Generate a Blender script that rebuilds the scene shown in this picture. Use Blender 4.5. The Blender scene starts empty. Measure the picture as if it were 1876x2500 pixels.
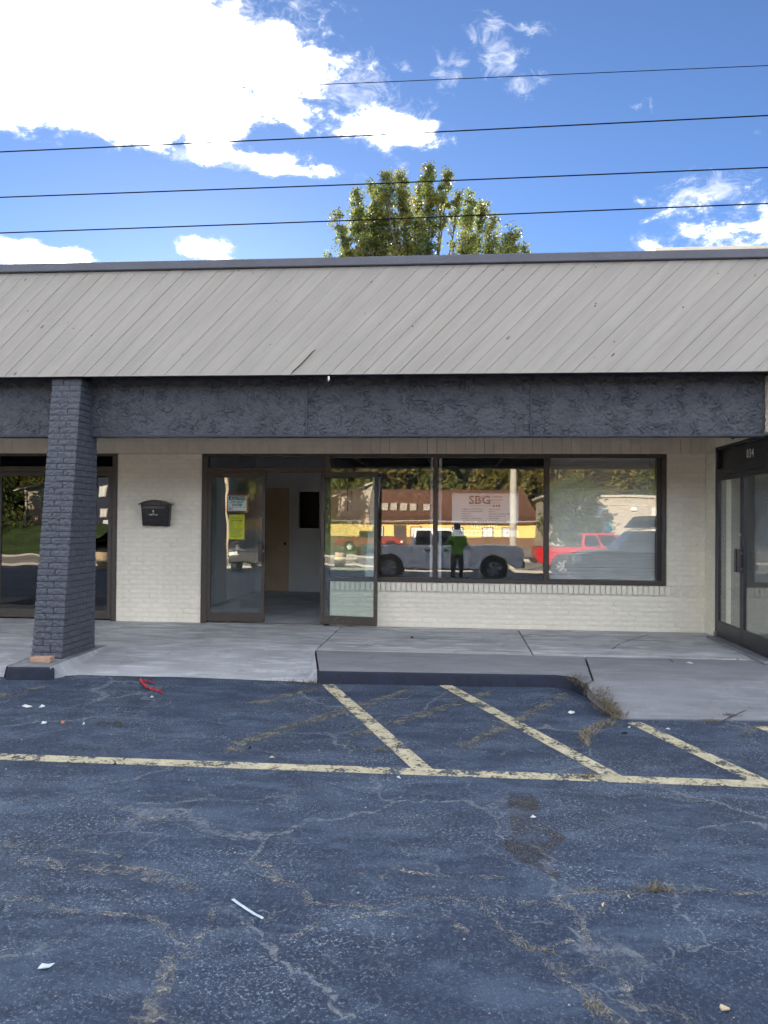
import bpy, math, random
from math import sin, cos, radians as R, pi
from mathutils import Vector, Matrix, noise as mnoise
C = bpy.context.scene.collection
SC = bpy.context.scene
RND = random.Random(7)

# ------------------------------------------------------------------ camera
FPX = 1950.0                       # focal length in pixels of the 1876 x 2500 photograph
YAW, PITCH, ROLL = R(-5.053), R(0.628), R(0.487)
CAM = Vector((0, -11.3, 1.5))
_f = Vector((sin(YAW) * cos(PITCH), cos(YAW) * cos(PITCH), sin(PITCH)))
_r = Vector((cos(YAW), -sin(YAW), 0)); _u = _r.cross(_f)
_r, _u = cos(ROLL) * _r + sin(ROLL) * _u, -sin(ROLL) * _r + cos(ROLL) * _u
cd = bpy.data.cameras.new('camera'); cam = bpy.data.objects.new('camera', cd); C.objects.link(cam)
cam.matrix_world = Matrix(((_r.x, _u.x, -_f.x, CAM.x), (_r.y, _u.y, -_f.y, CAM.y), (_r.z, _u.z, -_f.z, CAM.z), (0, 0, 0, 1)))
cd.sensor_fit = 'VERTICAL'; cd.sensor_height = 36; cd.lens = 36 * FPX / 2500
cd.clip_start = 0.05; cd.clip_end = 3000
SC.camera = cam

def ray(x, y): return _r * ((x - 938) / FPX) - _u * ((y - 1250) / FPX) + _f
def on_y(x, y, Y=0.0):
    d = ray(x, y); return CAM + d * ((Y - CAM.y) / d.y)
def on_x(x, y, X):
    d = ray(x, y); return CAM + d * ((X - CAM.x) / d.x)
def on_z(x, y, Z=0.0):
    d = ray(x, y); return CAM + d * ((Z - CAM.z) / d.z)
LS, LZ, LY = 0.02, -0.125, -3.3    # the lot falls away from the shop
def lotz(Y): return LZ + LS * (Y - LY)
def lot(x, y, h=0.0):
    d = ray(x, y); t = (LZ + h + LS * (CAM.y - LY) - CAM.z) / (d.z - LS * d.y); return CAM + d * t
TILT = R(0.29)                     # the panes lean back a little
def refl(x, y, dist):              # where a thing seen mirrored in the front glass really stands
    p = on_y(x, y - 20, dist); return Vector((p.x, -dist, p.z))

# ------------------------------------------------------------------ sky, sun, exposure
SUN_EL, SUN_AZ = R(12.0), R(-18.0)          # azimuth from +Y towards +X
sun_dir = Vector((sin(SUN_AZ) * cos(SUN_EL), cos(SUN_AZ) * cos(SUN_EL), sin(SUN_EL)))
W = bpy.data.worlds.new('World'); SC.world = W; W.use_nodes = True
nt = W.node_tree; nt.nodes.clear()
SKY_STRENGTH = 0.05
SC.view_settings.view_transform = 'Standard'; SC.view_settings.look = 'None'
SC.view_settings.exposure = 2.5; SC.view_settings.gamma = 1; SC.view_settings.use_curve_mapping = False

class NT:
    """tiny helper to write node trees"""
    def __init__(s, tree): s.t = tree
    def n(s, typ, ins=None, **kw):
        nd = s.t.nodes.new(typ)
        for k, v in kw.items(): setattr(nd, k, v)
        for k, v in (ins or {}).items():
            sock = nd.inputs[k]
            if isinstance(v, bpy.types.NodeSocket): s.t.links.new(v, sock)
            else: sock.default_value = v
        return nd
    def m(s, op, a, b=0.0, c=None, clamp=False):
        d = {0: a, 1: b}
        if c is not None: d[2] = c
        nd = s.n('ShaderNodeMath', d, operation=op, use_clamp=clamp); return nd.outputs[0]
    def ss(s, v, lo, hi, o0=0.0, o1=1.0):
        return s.n('ShaderNodeMapRange', {'Value': v, 'From Min': lo, 'From Max': hi, 'To Min': o0, 'To Max': o1}, interpolation_type='SMOOTHSTEP').outputs[0]
    def noise(s, vec, scale, detail=4.0, rough=0.55, dist=0.0):
        return s.n('ShaderNodeTexNoise', {'Vector': vec, 'Scale': scale, 'Detail': detail, 'Roughness': rough, 'Distortion': dist}).outputs['Fac']
    def mix(s, fac, a, b, blend='MIX'):
        nd = s.n('ShaderNodeMix', None, data_type='RGBA', blend_type=blend)
        for i, v in ((0, fac), (6, a), (7, b)):
            if isinstance(v, bpy.types.NodeSocket): s.t.links.new(v, nd.inputs[i])
            else: nd.inputs[i].default_value = (v if i == 0 else (v[0], v[1], v[2], 1))
        return nd.outputs[2]
    def map(s, vec, scale=(1, 1, 1), loc=(0, 0, 0), rot=(0, 0, 0)):
        return s.n('ShaderNodeMapping', {'Vector': vec, 'Scale': scale, 'Location': loc, 'Rotation': rot}).outputs[0]

def build_world():
    g = NT(nt)
    out = g.n('ShaderNodeOutputWorld'); bg = g.n('ShaderNodeBackground', {'Strength': SKY_STRENGTH})
    sky = g.n('ShaderNodeTexSky', sky_type='NISHITA', sun_disc=False, sun_elevation=SUN_EL, sun_rotation=SUN_AZ,
              altitude=150, air_density=0.42, dust_density=0.05, ozone_density=2.7)
    tc = g.n('ShaderNodeTexCoord').outputs['Generated']
    nrm = g.n('ShaderNodeVectorMath', {0: tc}, operation='NORMALIZE').outputs[0]
    sx = g.n('ShaderNodeSeparateXYZ', {0: nrm}); x, y, z = sx.outputs
    az = g.m('MULTIPLY', g.m('ARCTAN2', x, y), 180 / pi)
    el = g.m('MULTIPLY', g.m('ARCSINE', z), 180 / pi)
    zc = g.m('MAXIMUM', z, 0.06)
    flat = g.n('ShaderNodeCombineXYZ', {0: g.m('DIVIDE', x, zc), 1: g.m('DIVIDE', y, zc), 2: 0.0}).outputs[0]
    ang = g.n('ShaderNodeCombineXYZ', {0: g.m('MULTIPLY', az, 0.1), 1: g.m('MULTIPLY', el, 0.16), 2: 0.0}).outputs[0]
    big = g.noise(flat, 0.55, 3.0, 0.5)
    fine = g.noise(ang, 3.2, 10.0, 0.66, 0.25)
    def azel(px, py):
        d = ray(px, py).normalized(); return math.degrees(math.atan2(d.x, d.y)), math.degrees(math.asin(d.z))
    # cloud banks: centre and half-size as seen, amount
    banks = [(60, 90, 800, 275, 1.5), (930, 322, 150, 66, .6), (600, 385, 200, 30, .62), (740, 415, 150, 26, .62), 
             (95, 628, 160, 50, 1.0), (490, 605, 70, 26, .42), (1850, 560, 260, 140, .55)]
    wisps = [(1190, 75, 60, 60, .9), (1225, 140, 75, 70, 1.0), (1285, 205, 70, 40, .8), (1100, 175, 60, 60, .6), (1290, 70, 60, 35, .6), (980, 160, 30, 26, .7), (700, 20, 160, 40, .6), (1560, 265, 40, 14, .5), (880, 210, 120, 90, .75), (650, 60, 150, 70, .8), (1000, 290, 110, 60, .7), (540, 390, 260, 40, .75), (1720, 470, 150, 60, .8)]
    def field(lst):
        acc = None
        for cx, cy, rx, ry, amt in lst:
            a0, e0 = azel(cx, cy); a1, _ = azel(cx + rx, cy); _, e1 = azel(cx, cy - ry)
            da = g.m('DIVIDE', g.m('SUBTRACT', az, a0), max(.5, abs(a1 - a0)))
            de = g.m('DIVIDE', g.m('SUBTRACT', el, e0), max(.5, abs(e1 - e0)))
            d2 = g.m('ADD', g.m('MULTIPLY', da, da), g.m('MULTIPLY', de, de))
            v = g.m('MULTIPLY', g.m('SUBTRACT', 1.0, g.m('POWER', d2, 0.5)), amt * (1.5 if rx > 400 else 1.0))
            v = g.m('MAXIMUM', g.m('MINIMUM', v, amt * 0.6), -0.7)
            acc = v if acc is None else g.m('MAXIMUM', acc, v)
        return acc
    acc = field(banks)
    # away from those banks unseen, denser bright clouds are added as fill light
    fill_clouds = g.m('MULTIPLY', g.m('SUBTRACT', g.noise(ang, 0.42, 3.0, 0.5), 0.460), 2.8)
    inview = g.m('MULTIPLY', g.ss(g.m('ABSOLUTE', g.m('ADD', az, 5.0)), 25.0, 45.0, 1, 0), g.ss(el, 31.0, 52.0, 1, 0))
    fill_clouds = g.m('SUBTRACT', fill_clouds, inview)
    acc = g.m('MAXIMUM', acc, fill_clouds)
    mid = g.noise(ang, 1.15, 4.0, 0.55, 0.3)
    dens = g.m('ADD', acc, g.m('ADD', g.m('MULTIPLY', g.m('SUBTRACT', mid, 0.5), 1.5), g.m('MULTIPLY', g.m('SUBTRACT', fine, 0.5), 2.0)))
    mask = g.ss(dens, -0.06, 0.78)
    fil = g.noise(g.map(ang, (1.0, 1.0, 1.0), rot=(0, 0, .5)), 5.5, 9.0, .7, .9)
    thin = g.m('MULTIPLY', g.ss(g.m('ADD', field(wisps), g.m('MULTIPLY', g.m('SUBTRACT', fil, .5), 2.6)), .12, 1.0), .5)
    core = g.ss(dens, .05, .50)
    mask = g.m('MULTIPLY', mask, g.ss(el, 0.5, 3.5))
    dt = g.n('ShaderNodeVectorMath', {0: nrm, 1: tuple(sun_dir)}, operation='DOT_PRODUCT').outputs['Value']
    glow = g.m('POWER', g.m('MAXIMUM', dt, 0.0), 7.0)
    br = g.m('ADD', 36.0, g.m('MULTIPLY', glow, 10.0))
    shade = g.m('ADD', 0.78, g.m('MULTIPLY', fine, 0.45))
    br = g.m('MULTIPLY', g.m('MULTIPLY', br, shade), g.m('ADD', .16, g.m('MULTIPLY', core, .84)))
    cc = g.n('ShaderNodeCombineColor', {0: br, 1: br, 2: g.m('MULTIPLY', br, 0.99)}).outputs[0]
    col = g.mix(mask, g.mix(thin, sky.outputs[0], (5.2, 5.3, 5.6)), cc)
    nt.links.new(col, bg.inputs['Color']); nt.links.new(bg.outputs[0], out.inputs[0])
build_world()

sd = bpy.data.lights.new('sun', 'SUN'); sd.energy = 5.0; sd.angle = R(0.5); sd.color = (1.0, 0.85, 0.66)
so = bpy.data.objects.new('sun', sd); C.objects.link(so)
so.rotation_euler = (-sun_dir).to_track_quat('-Z', 'Y').to_euler(); so.location = (-20, 40, 30)

# ------------------------------------------------------------------ helpers
class MB:
    def __init__(s): s.v = []; s.f = []; s.mi = []; s.cur = 0
    def add(s, vs, fs):
        b = len(s.v); s.v += [tuple(p) for p in vs]
        for f in fs: s.f.append(tuple(b + i for i in f)); s.mi.append(s.cur)
        return s
    def box(s, x0, x1, y0, y1, z0, z1):
        x0, x1 = min(x0, x1), max(x0, x1); y0, y1 = min(y0, y1), max(y0, y1); z0, z1 = min(z0, z1), max(z0, z1)
        return s.add([(x0, y0, z0), (x1, y0, z0), (x1, y1, z0), (x0, y1, z0), (x0, y0, z1), (x1, y0, z1), (x1, y1, z1), (x0, y1, z1)],
              [(0, 3, 2, 1), (4, 5, 6, 7), (0, 1, 5, 4), (1, 2, 6, 5), (2, 3, 7, 6), (3, 0, 4, 7)])
    def hexa(s, p):                 # 8 points, bottom ring then top ring
        return s.add(p, [(0, 3, 2, 1), (4, 5, 6, 7), (0, 1, 5, 4), (1, 2, 6, 5), (2, 3, 7, 6), (3, 0, 4, 7)])
    def prism(s, poly, a, b):       # poly: points; a, b: functions or offset vectors
        n = len(poly); A = [Vector(p) + Vector(a) for p in poly]; B = [Vector(p) + Vector(b) for p in poly]
        return s.add(A + B, [tuple(range(n))[::-1], tuple(range(n, 2 * n))] + [(i, (i + 1) % n, n + (i + 1) % n, n + i) for i in range(n)])
    def ring_loft(s, rings, cap=True):
        n = len(rings[0]); vs = [p for r in rings for p in r]; fs = []
        for k in range(len(rings) - 1):
            for i in range(n):
                j = (i + 1) % n; fs.append((k * n + i, k * n + j, (k + 1) * n + j, (k + 1) * n + i))
        if cap: fs += [tuple(range(n))[::-1], tuple((len(rings) - 1) * n + i for i in range(n))]
        return s.add(vs, fs)
    def tube(s, pts, r, n=6):
        pts = [Vector(p) for p in pts]; rr = r if isinstance(r, (list, tuple)) else [r] * len(pts); rings = []
        for i, p in enumerate(pts):
            d = (pts[min(i + 1, len(pts) - 1)] - pts[max(i - 1, 0)]).normalized()
            a = d.orthogonal().normalized() if abs(d.z) > .9 else d.cross(Vector((0, 0, 1))).normalized()
            b = d.cross(a)
            rings.append([p + (a * cos(2 * pi * k / n) + b * sin(2 * pi * k / n)) * rr[i] for k in range(n)])
        return s.ring_loft(rings)
    def disc(s, c, axis, r, h, n=16): # short cylinder
        c = Vector(c); d = Vector(axis).normalized(); return s.tube([c - d * h / 2, c + d * h / 2], r, n)
    def build(s, name, mat, parent=None, smooth=False, bevel=0, seg=2):
        me = bpy.data.meshes.new(name); me.from_pydata(s.v, [], s.f); me.validate(); 
        for m in (mat if isinstance(mat, (list, tuple)) else [mat]): me.materials.append(m)
        if any(s.mi) and len(me.polygons) == len(s.mi): me.polygons.foreach_set('material_index', s.mi)
        o = bpy.data.objects.new(name, me); C.objects.link(o)
        if smooth: me.polygons.foreach_set('use_smooth', [True] * len(me.polygons))
        if bevel:
            b = o.modifiers.new('bevel', 'BEVEL'); b.width = bevel; b.segments = seg; b.limit_method = 'ANGLE'; b.angle_limit = R(40)
        if parent is not None: adopt(o, parent)
        return o
def adopt(o, parent):
    o.parent = parent; o.matrix_parent_inverse = world_of(parent).inverted()
def world_of(o):
    m = o.matrix_basis.copy() if not o.parent else world_of(o.parent) @ o.matrix_parent_inverse @ o.matrix_basis
    return m
def tag(o, label=None, cat=None, group=None, kind=None):
    for k, v in (('label', label), ('category', cat), ('group', group), ('kind', kind)):
        if v: o[k] = v
    return o
def thing(name, label, cat, loc=(0, 0, 0), group=None, rotz=0):
    o = bpy.data.objects.new(name, None); C.objects.link(o); o.location = loc; o.rotation_euler = (0, 0, rotz)
    o.empty_display_size = .1
    return tag(o, label, cat, group)
def inst(name, me, mw, parent=None):
    o = bpy.data.objects.new(name, me); C.objects.link(o)
    if parent is not None: o.parent = parent; o.matrix_parent_inverse = world_of(parent).inverted()
    o.matrix_basis = mw
    return o
def copy_tree(o, parent=None):
    c = o.copy(); C.objects.link(c)
    if parent is not None: c.parent = parent
    for ch in list(o.children): copy_tree(ch, c)
    return c

# ------------------------------------------------------------------ materials
def principled(name):
    m = bpy.data.materials.new(name); m.use_nodes = True; m.node_tree.nodes.clear(); g = NT(m.node_tree)
    out = g.n('ShaderNodeOutputMaterial'); p = g.n('ShaderNodeBsdfPrincipled'); m.node_tree.links.new(p.outputs[0], out.inputs[0])
    return m, g, p, out
def setp(g, p, **kw):
    for k, v in kw.items():
        k = {'base': 'Base Color', 'rough': 'Roughness', 'normal': 'Normal', 'metal': 'Metallic', 'spec': 'Specular IOR Level', 'alpha': 'Alpha'}[k]
        if isinstance(v, bpy.types.NodeSocket): g.t.links.new(v, p.inputs[k])
        elif k == 'Base Color': p.inputs[k].default_value = (v[0], v[1], v[2], 1)
        else: p.inputs[k].default_value = v
def vary(c, k): return tuple(min(1, max(0, x * k)) for x in c)
def mat(name, base, rough=.6, spec=.4, ns=6.0, na=.12, bs=60.0, bst=.15, bd=.004, metal=0.0, coord='Object', per=0.0, dirt=None):
    """plain surface: mottled colour, fine relief, optional variation per piece and dirt colour"""
    m, g, p, out = principled(name)
    v = g.n('ShaderNodeTexCoord').outputs[coord]
    rnd = g.n('ShaderNodeObjectInfo').outputs['Random']
    off = g.n('ShaderNodeCombineXYZ', {0: g.m('MULTIPLY', rnd, 37.0), 1: g.m('MULTIPLY', rnd, 91.0), 2: g.m('MULTIPLY', rnd, 13.0)}).outputs[0]
    v2 = g.n('ShaderNodeVectorMath', {0: v, 1: off}, operation='ADD').outputs[0]
    n = g.noise(v2, ns, 6.0, .6)
    col = g.mix(g.ss(n, .3, .7), vary(base, 1 - na), vary(base, 1 + na))
    if per: col = g.mix(g.m('MULTIPLY', rnd, per), col, vary(base, .7))
    if dirt:
        n2 = g.noise(v2, ns * .45, 8.0, .68)
        col = g.mix(g.ss(n2, dirt[1], dirt[1] + .14, 0, dirt[2]), col, dirt[0])
    setp(g, p, base=col, rough=rough, spec=spec, metal=metal)
    if bst:
        b = g.n('ShaderNodeBump', {'Height': g.noise(v2, bs, 5.0, .65), 'Strength': bst, 'Distance': bd}).outputs[0]; setp(g, p, normal=b)
    return m

def glass_mat(name, tint=(.975, .99, .985), ior=.09, wav=.0008, wscale=1.1):
    m = bpy.data.materials.new(name); m.use_nodes = True; m.node_tree.nodes.clear(); g = NT(m.node_tree)
    out = g.n('ShaderNodeOutputMaterial')
    v = g.n('ShaderNodeTexCoord').outputs['Object']
    nb = g.n('ShaderNodeBump', {'Height': g.noise(v, wscale, 1.5, .5), 'Strength': 1.0, 'Distance': wav}).outputs[0]
    fc = g.n('ShaderNodeLayerWeight', {'Blend': 0.5}).outputs['Facing']
    fr = g.m('ADD', ior, g.m('MULTIPLY', 1.0 - ior, g.m('POWER', fc, 5.0)))
    tr = g.n('ShaderNodeBsdfTransparent', {'Color': (*tint, 1)}).outputs[0]
    gl = g.n('ShaderNodeBsdfGlossy', {'Color': (1, 1, 1, 1), 'Roughness': 0.0, 'Normal': nb}).outputs[0]
    mx = g.n('ShaderNodeMixShader', {0: fr, 1: tr, 2: gl}).outputs[0]
    m.node_tree.links.new(mx, out.inputs[0]); return m

M = {}
M['brick'] = mat('cream_painted_brick', (.845, .79, .66), .55, .35, 14, .05, 45, .5, .006, per=.12, dirt=((.55, .50, .40), .68, .3))
M['mortar'] = mat('cream_painted_mortar', (.77, .715, .595), .7, .3, 20, .08, 80, .4)
M['dbrick'] = mat('slate_painted_brick', (.084, .094, .117), .5, .4, 14, .1, 30, .7, .01, per=.2)
M['dmortar'] = mat('slate_painted_mortar', (.05, .06, .082), .6, .4, 20, .1, 60, .4)
M['rawbrick'] = mat('tan_clay_brick', (.42, .27, .19), .8, .3, 30, .15, 90, .5)
M['stucco'] = mat('slate_stucco', (.053, .060, .074), .5, .45, 4, .14, 45, .35, .004)
M['trim'] = mat('slate_trim', (.042, .05, .068), .5, .4, 8, .08, 60, .2)
M['cap'] = mat('grey_metal_cap', (.10, .105, .13), .45, .5, 3, .1, 40, .05)
M['siding'] = mat('beige_siding_board', (.80, .70, .55), .6, .3, 5, .06, 40, .2, per=.12)
M['soffit'] = mat('beige_soffit', (.74, .68, .56), .7, .3, 3, .06, 40, .1)
M['bronze'] = mat('bronze_anodised_frame', (.055, .043, .036), .42, .5, 12, .15, 90, .08, dirt=((.12, .10, .085), .68, .5))
M['black'] = mat('black_frame', (.014, .015, .02), .38, .5, 8, .2, 90, .05)
M['handle'] = mat('dark_pull_handle', (.06, .06, .065), .3, .5, 10, .1, 0, 0, metal=.6)
M['steel'] = mat('worn_steel', (.5, .5, .5), .35, .5, 12, .1, 60, .1, metal=1.0)
M['glass'] = glass_mat('window_glass')
M['doorglass'] = glass_mat('door_glass', (.93, .975, .965), .085, .0022, 1.5)
M['darkglass'] = glass_mat('tinted_glass', (.10, .11, .14), .10, .003, 1.4)
M['white'] = mat('white_sheet', (.88, .88, .88), .6, .3, 4, .03, 0, 0)
M['navy'] = mat('navy_print', (.015, .02, .06), .6, .3, 4, .03, 0, 0)
M['greyprint'] = mat('grey_print', (.16, .16, .2), .6, .3, 4, .03, 0, 0)
M['redprint'] = mat('red_print', (.55, .04, .03), .6, .3, 4, .03, 0, 0)
M['blackprint'] = mat('black_print', (.02, .02, .022), .6, .3, 4, .03, 0, 0)
M['yellowpaper'] = mat('yellow_paper', (.80, .74, .03), .7, .3, 4, .04, 0, 0)
M['blind'] = mat('white_blind_slat', (.93, .93, .92), .45, .4, 3, .04, 0, 0)
M['mailbox'] = mat('black_gloss_mailbox', (.012, .013, .017), .25, .5, 5, .1, 60, .05)
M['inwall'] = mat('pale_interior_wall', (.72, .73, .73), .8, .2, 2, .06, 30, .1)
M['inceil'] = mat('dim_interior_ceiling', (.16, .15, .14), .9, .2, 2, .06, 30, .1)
M['tandoor'] = mat('tan_wood_door', (.54, .43, .29), .5, .3, 3, .08, 40, .05)
M['infloor'] = mat('dusty_interior_floor', (.62, .64, .66), .8, .2, 1.5, .2, 40, .2, dirt=((.35, .35, .37), .58, .7))
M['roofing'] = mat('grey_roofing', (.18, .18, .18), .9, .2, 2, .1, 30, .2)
M['wire'] = mat('dark_wire', (.012, .011, .015), 1.0, .0, 4, .05, 0, 0)
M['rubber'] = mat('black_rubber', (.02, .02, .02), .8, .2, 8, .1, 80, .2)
M['tan'] = mat('tan_chip', (.55, .45, .30), .8, .2, 20, .15, 60, .2)
M['redplastic'] = mat('red_plastic', (.45, .015, .03), .4, .4, 12, .15, 0, 0)
M['limeplastic'] = mat('lime_plastic', (.55, .75, .05), .45, .4, 12, .1, 0, 0)
M['paper'] = mat('white_paper_scrap', (.60, .63, .66), .7, .3, 12, .08, 60, .2)
M['plasticstrip'] = mat('pale_plastic_strip', (.50, .60, .66), .45, .4, 12, .05, 0, 0)
M['orange'] = mat('orange_scrap', (.55, .18, .08), .6, .3, 12, .1, 0, 0)
M['pebble'] = mat('pale_pebble', (.36, .37, .37), .8, .3, 30, .2, 80, .3, per=.6)

def plank_mat():
    m, g, p, out = principled('weathered_painted_plank')
    v = g.n('ShaderNodeTexCoord').outputs['Object']; rnd = g.n('ShaderNodeObjectInfo').outputs['Random']
    off = g.n('ShaderNodeCombineXYZ', {0: g.m('MULTIPLY', rnd, 57.0), 1: g.m('MULTIPLY', rnd, 31.0), 2: 0.0}).outputs[0]
    v2 = g.n('ShaderNodeVectorMath', {0: v, 1: off}, operation='ADD').outputs[0]
    base = (.415, .392, .350)
    n = g.noise(g.map(v2, (.8, 6, 6)), 1.6, 4.0, .55)
    col = g.mix(g.ss(n, .3, .7), vary(base, .93), vary(base, 1.06))
    col = g.mix(g.m('MULTIPLY', rnd, .22), col, (.355, .332, .295))
    grain = g.noise(g.map(v2, (1.3, 60, 60)), 3.0, 6.0, .7)
    where = g.noise(g.map(v2, (.5, 5, 5)), 1.3, 3.0, .5)
    rough_board = g.m('ADD', where, g.m('MULTIPLY', g.ss(rnd, .55, 1.0), .16))
    cr = g.m('MULTIPLY', g.ss(grain, .60, .66), g.ss(rough_board, .57, .68))
    col = g.mix(g.m('MULTIPLY', cr, .75), col, (.17, .13, .12))
    kn = g.n('ShaderNodeTexVoronoi', {'Vector': g.map(v2, (1.4, 3.5, 1)), 'Scale': 1.2, 'Randomness': 1.0}).outputs['Distance']
    col = g.mix(g.ss(kn, .03, .055, .8, 0), col, (.10, .08, .075))
    setp(g, p, base=col, rough=.55, spec=.35)
    h = g.m('SUBTRACT', g.m('MULTIPLY', grain, .5), g.m('MULTIPLY', cr, 1.0))
    setp(g, p, normal=g.n('ShaderNodeBump', {'Height': h, 'Strength': .35, 'Distance': .003}).outputs[0])
    return m
M['plank'] = plank_mat()

def asphalt_mat():
    m, g, p, out = principled('sealed_worn_asphalt')
    v = g.n('ShaderNodeTexCoord').outputs['Object']
    big = g.noise(v, .55, 6.0, .6, .4)
    mid = g.noise(g.map(v, (1, 2.2, 1)), 2.3, 7.0, .68, .5)
    base = g.mix(g.ss(big, .32, .68), (.010, .018, .042), (.016, .028, .060))
    # rubbed, chalky patches
    base = g.mix(g.ss(mid, .42, .68, 0, .65), base, (.072, .105, .165))
    # fine aggregate showing through the sealer
    v1 = g.n('ShaderNodeTexVoronoi', {'Vector': v, 'Scale': 120.0, 'Randomness': 1.0})
    dens = g.ss(g.noise(g.map(v, (1, 1.8, 1)), 1.1, 6.0, .68, .6), .40, .66)
    cellr = g.n('ShaderNodeSeparateColor', {0: v1.outputs['Color']}).outputs[0]
    show = g.ss(cellr, .995, 1.0)
    sp = g.m('GREATER_THAN', cellr, g.m('SUBTRACT', .985, g.m('MULTIPLY', dens, .30)))
    sp = g.m('MULTIPLY', sp, g.ss(v1.outputs['Distance'], .28, .48, 1, 0))
    stone = g.mix(g.n('ShaderNodeSeparateColor', {0: v1.outputs['Color']}).outputs[1], (.11, .14, .19), (.40, .43, .46))
    base = g.mix(g.m('MULTIPLY', sp, .45), base, stone)
    flk = g.noise(v, 62.0, 5.0, .82)
    base = g.mix(g.m('MULTIPLY', g.ss(flk, .555, .62), g.ss(dens, .05, 1.0, .35, 1.0)), base, (.30, .37, .46))
    flk2 = g.noise(g.map(v, (1, 1.6, 1), loc=(7, 3, 0)), 30.0, 6.0, .80)
    base = g.mix(g.m('MULTIPLY', g.ss(flk2, .59, .66), g.ss(dens, .2, 1.0, .2, .9)), base, (.34, .38, .43))
    v3 = g.n('ShaderNodeTexVoronoi', {'Vector': v, 'Scale': 22.0, 'Randomness': 1.0})
    c3 = g.n('ShaderNodeSeparateColor', {0: v3.outputs['Color']}).outputs[0]
    sp3 = g.m('MULTIPLY', g.m('GREATER_THAN', c3, .982), g.ss(v3.outputs['Distance'], .06, .13, 1, 0))
    base = g.mix(g.m('MULTIPLY', sp3, .8), base, (.40, .41, .40))
    # thin pale scratches
    sc = g.noise(g.map(v, (5, 1.1, 1), rot=(0, 0, .9)), 2.2, 5.0, .6, 1.2)
    base = g.mix(g.ss(g.m('ABSOLUTE', g.m('SUBTRACT', sc, .5)), .0, .008, .22, 0), base, (.22, .24, .27))
    # worn, pale crack network further out in the lot
    wv = g.n('ShaderNodeVectorMath', {0: v, 1: g.n('ShaderNodeVectorMath', {0: g.n('ShaderNodeTexNoise', {'Vector': v, 'Scale': 2.6, 'Detail': 5.0}).outputs['Color'], 1: (.55, .55, 0)}, operation='MULTIPLY').outputs[0]}, operation='ADD').outputs[0]
    for sc_, wd_, st_ in ((.62, .0055, .7), (1.5, .0045, .55)):
        ed = g.n('ShaderNodeTexVoronoi', {'Vector': wv, 'Scale': sc_, 'Randomness': 1.0}, feature='DISTANCE_TO_EDGE').outputs['Distance']
        here = g.ss(g.noise(v, .8 * sc_ + .3, 3.0, .55), .42, .60)
        ragged = g.m('MULTIPLY', g.noise(v, 24.0, 5.0, .7), wd_ * 2.6)
        base = g.mix(g.m('MULTIPLY', g.m('MULTIPLY', g.m('MULTIPLY', g.ss(g.m('SUBTRACT', ed, ragged), 0.0, wd_ * .8, 1, 0), here), g.ss(g.noise(v, 34.0, 5.0, .75), .42, .56)), st_), base, (.24, .26, .28))
    soft = g.noise(v, 38.0, 4.0, .72)
    base = g.mix(g.ss(soft, .46, .70, 0, .35), base, (.062, .096, .158))
    base = g.mix(g.ss(soft, .28, .44, .35, 0), base, (.006, .010, .022))
    grit = g.noise(v, 130.0, 3.0, .7)
    base = g.mix(g.ss(grit, .35, .75, 0, .45), base, (.034, .058, .112))
    setp(g, p, base=base, rough=g.ss(big, .3, .7, .62, .80), spec=.35)
    hh = g.m('ADD', g.m('MULTIPLY', grit, 1.0), g.m('MULTIPLY', v1.outputs['Distance'], -.7))
    setp(g, p, normal=g.n('ShaderNodeBump', {'Height': hh, 'Strength': .6, 'Distance': .006}).outputs[0])
    return m
M['asphalt'] = asphalt_mat()

def concrete_mat(name, base, dark, smear=.5, groove=None, sand=.3):
    m, g, p, out = principled(name)
    v = g.n('ShaderNodeTexCoord').outputs['Object']; rnd = g.n('ShaderNodeObjectInfo').outputs['Random']
    off = g.n('ShaderNodeCombineXYZ', {0: g.m('MULTIPLY', rnd, 9.0), 1: g.m('MULTIPLY', rnd, 5.0), 2: 0.0}).outputs[0]
    v2 = g.n('ShaderNodeVectorMath', {0: v, 1: off}, operation='ADD').outputs[0]
    n = g.noise(g.map(v2, (.9, 2.0, 1)), 1.4, 7.0, .62, .3)
    col = g.mix(g.ss(n, .34, .66), dark, base)
    sm = g.noise(g.map(v2, (1.2, 5.5, 1), rot=(0, 0, .25)), 1.6, 6.0, .62, .8)
    col = g.mix(g.ss(sm, .48, .70, 0, min(1, smear * 1.7)), col, vary(base, 1.45))
    gr = g.noise(v2, 110.0, 3.0, .7)
    col = g.mix(g.ss(gr, .35, .7, 0, sand), col, vary(base, .62))
    st = g.noise(v2, 3.2, 8.0, .7)
    col = g.mix(g.ss(st, .54, .70, 0, .5), col, vary(dark, .66))
    h = gr
    if groove:
        ang, sc, amt = groove
        wv = g.n('ShaderNodeTexWave', {'Vector': g.map(v, rot=(0, 0, ang)), 'Scale': sc, 'Distortion': 1.2, 'Detail': 2.0, 'Detail Scale': 1.2}, wave_type='BANDS', bands_direction='X').outputs['Fac']
        wear = g.ss(g.noise(v2, 1.7, 4.0, .6), .38, .58)
        line = g.m('MULTIPLY', g.ss(wv, .0, .32, 1, 0), wear)
        col = g.mix(g.m('MULTIPLY', line, amt), col, vary(dark, .5))
        h = g.m('SUBTRACT', gr, g.m('MULTIPLY', line, 2.0))
    setp(g, p, base=col, rough=.8, spec=.3, normal=g.n('ShaderNodeBump', {'Height': h, 'Strength': .35, 'Distance': .004}).outputs[0])
    return m
M['walk'] = concrete_mat('smooth_walk_concrete', (.50, .515, .54), (.31, .322, .345), .55)
M['apron'] = concrete_mat('apron_concrete', (.235, .25, .28), (.185, .197, .222), .25, sand=.5)
M['ramp'] = concrete_mat('tooled_ramp_concrete', (.42, .44, .475), (.33, .347, .375), .5, groove=(R(58), 8.5, .85))
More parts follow.
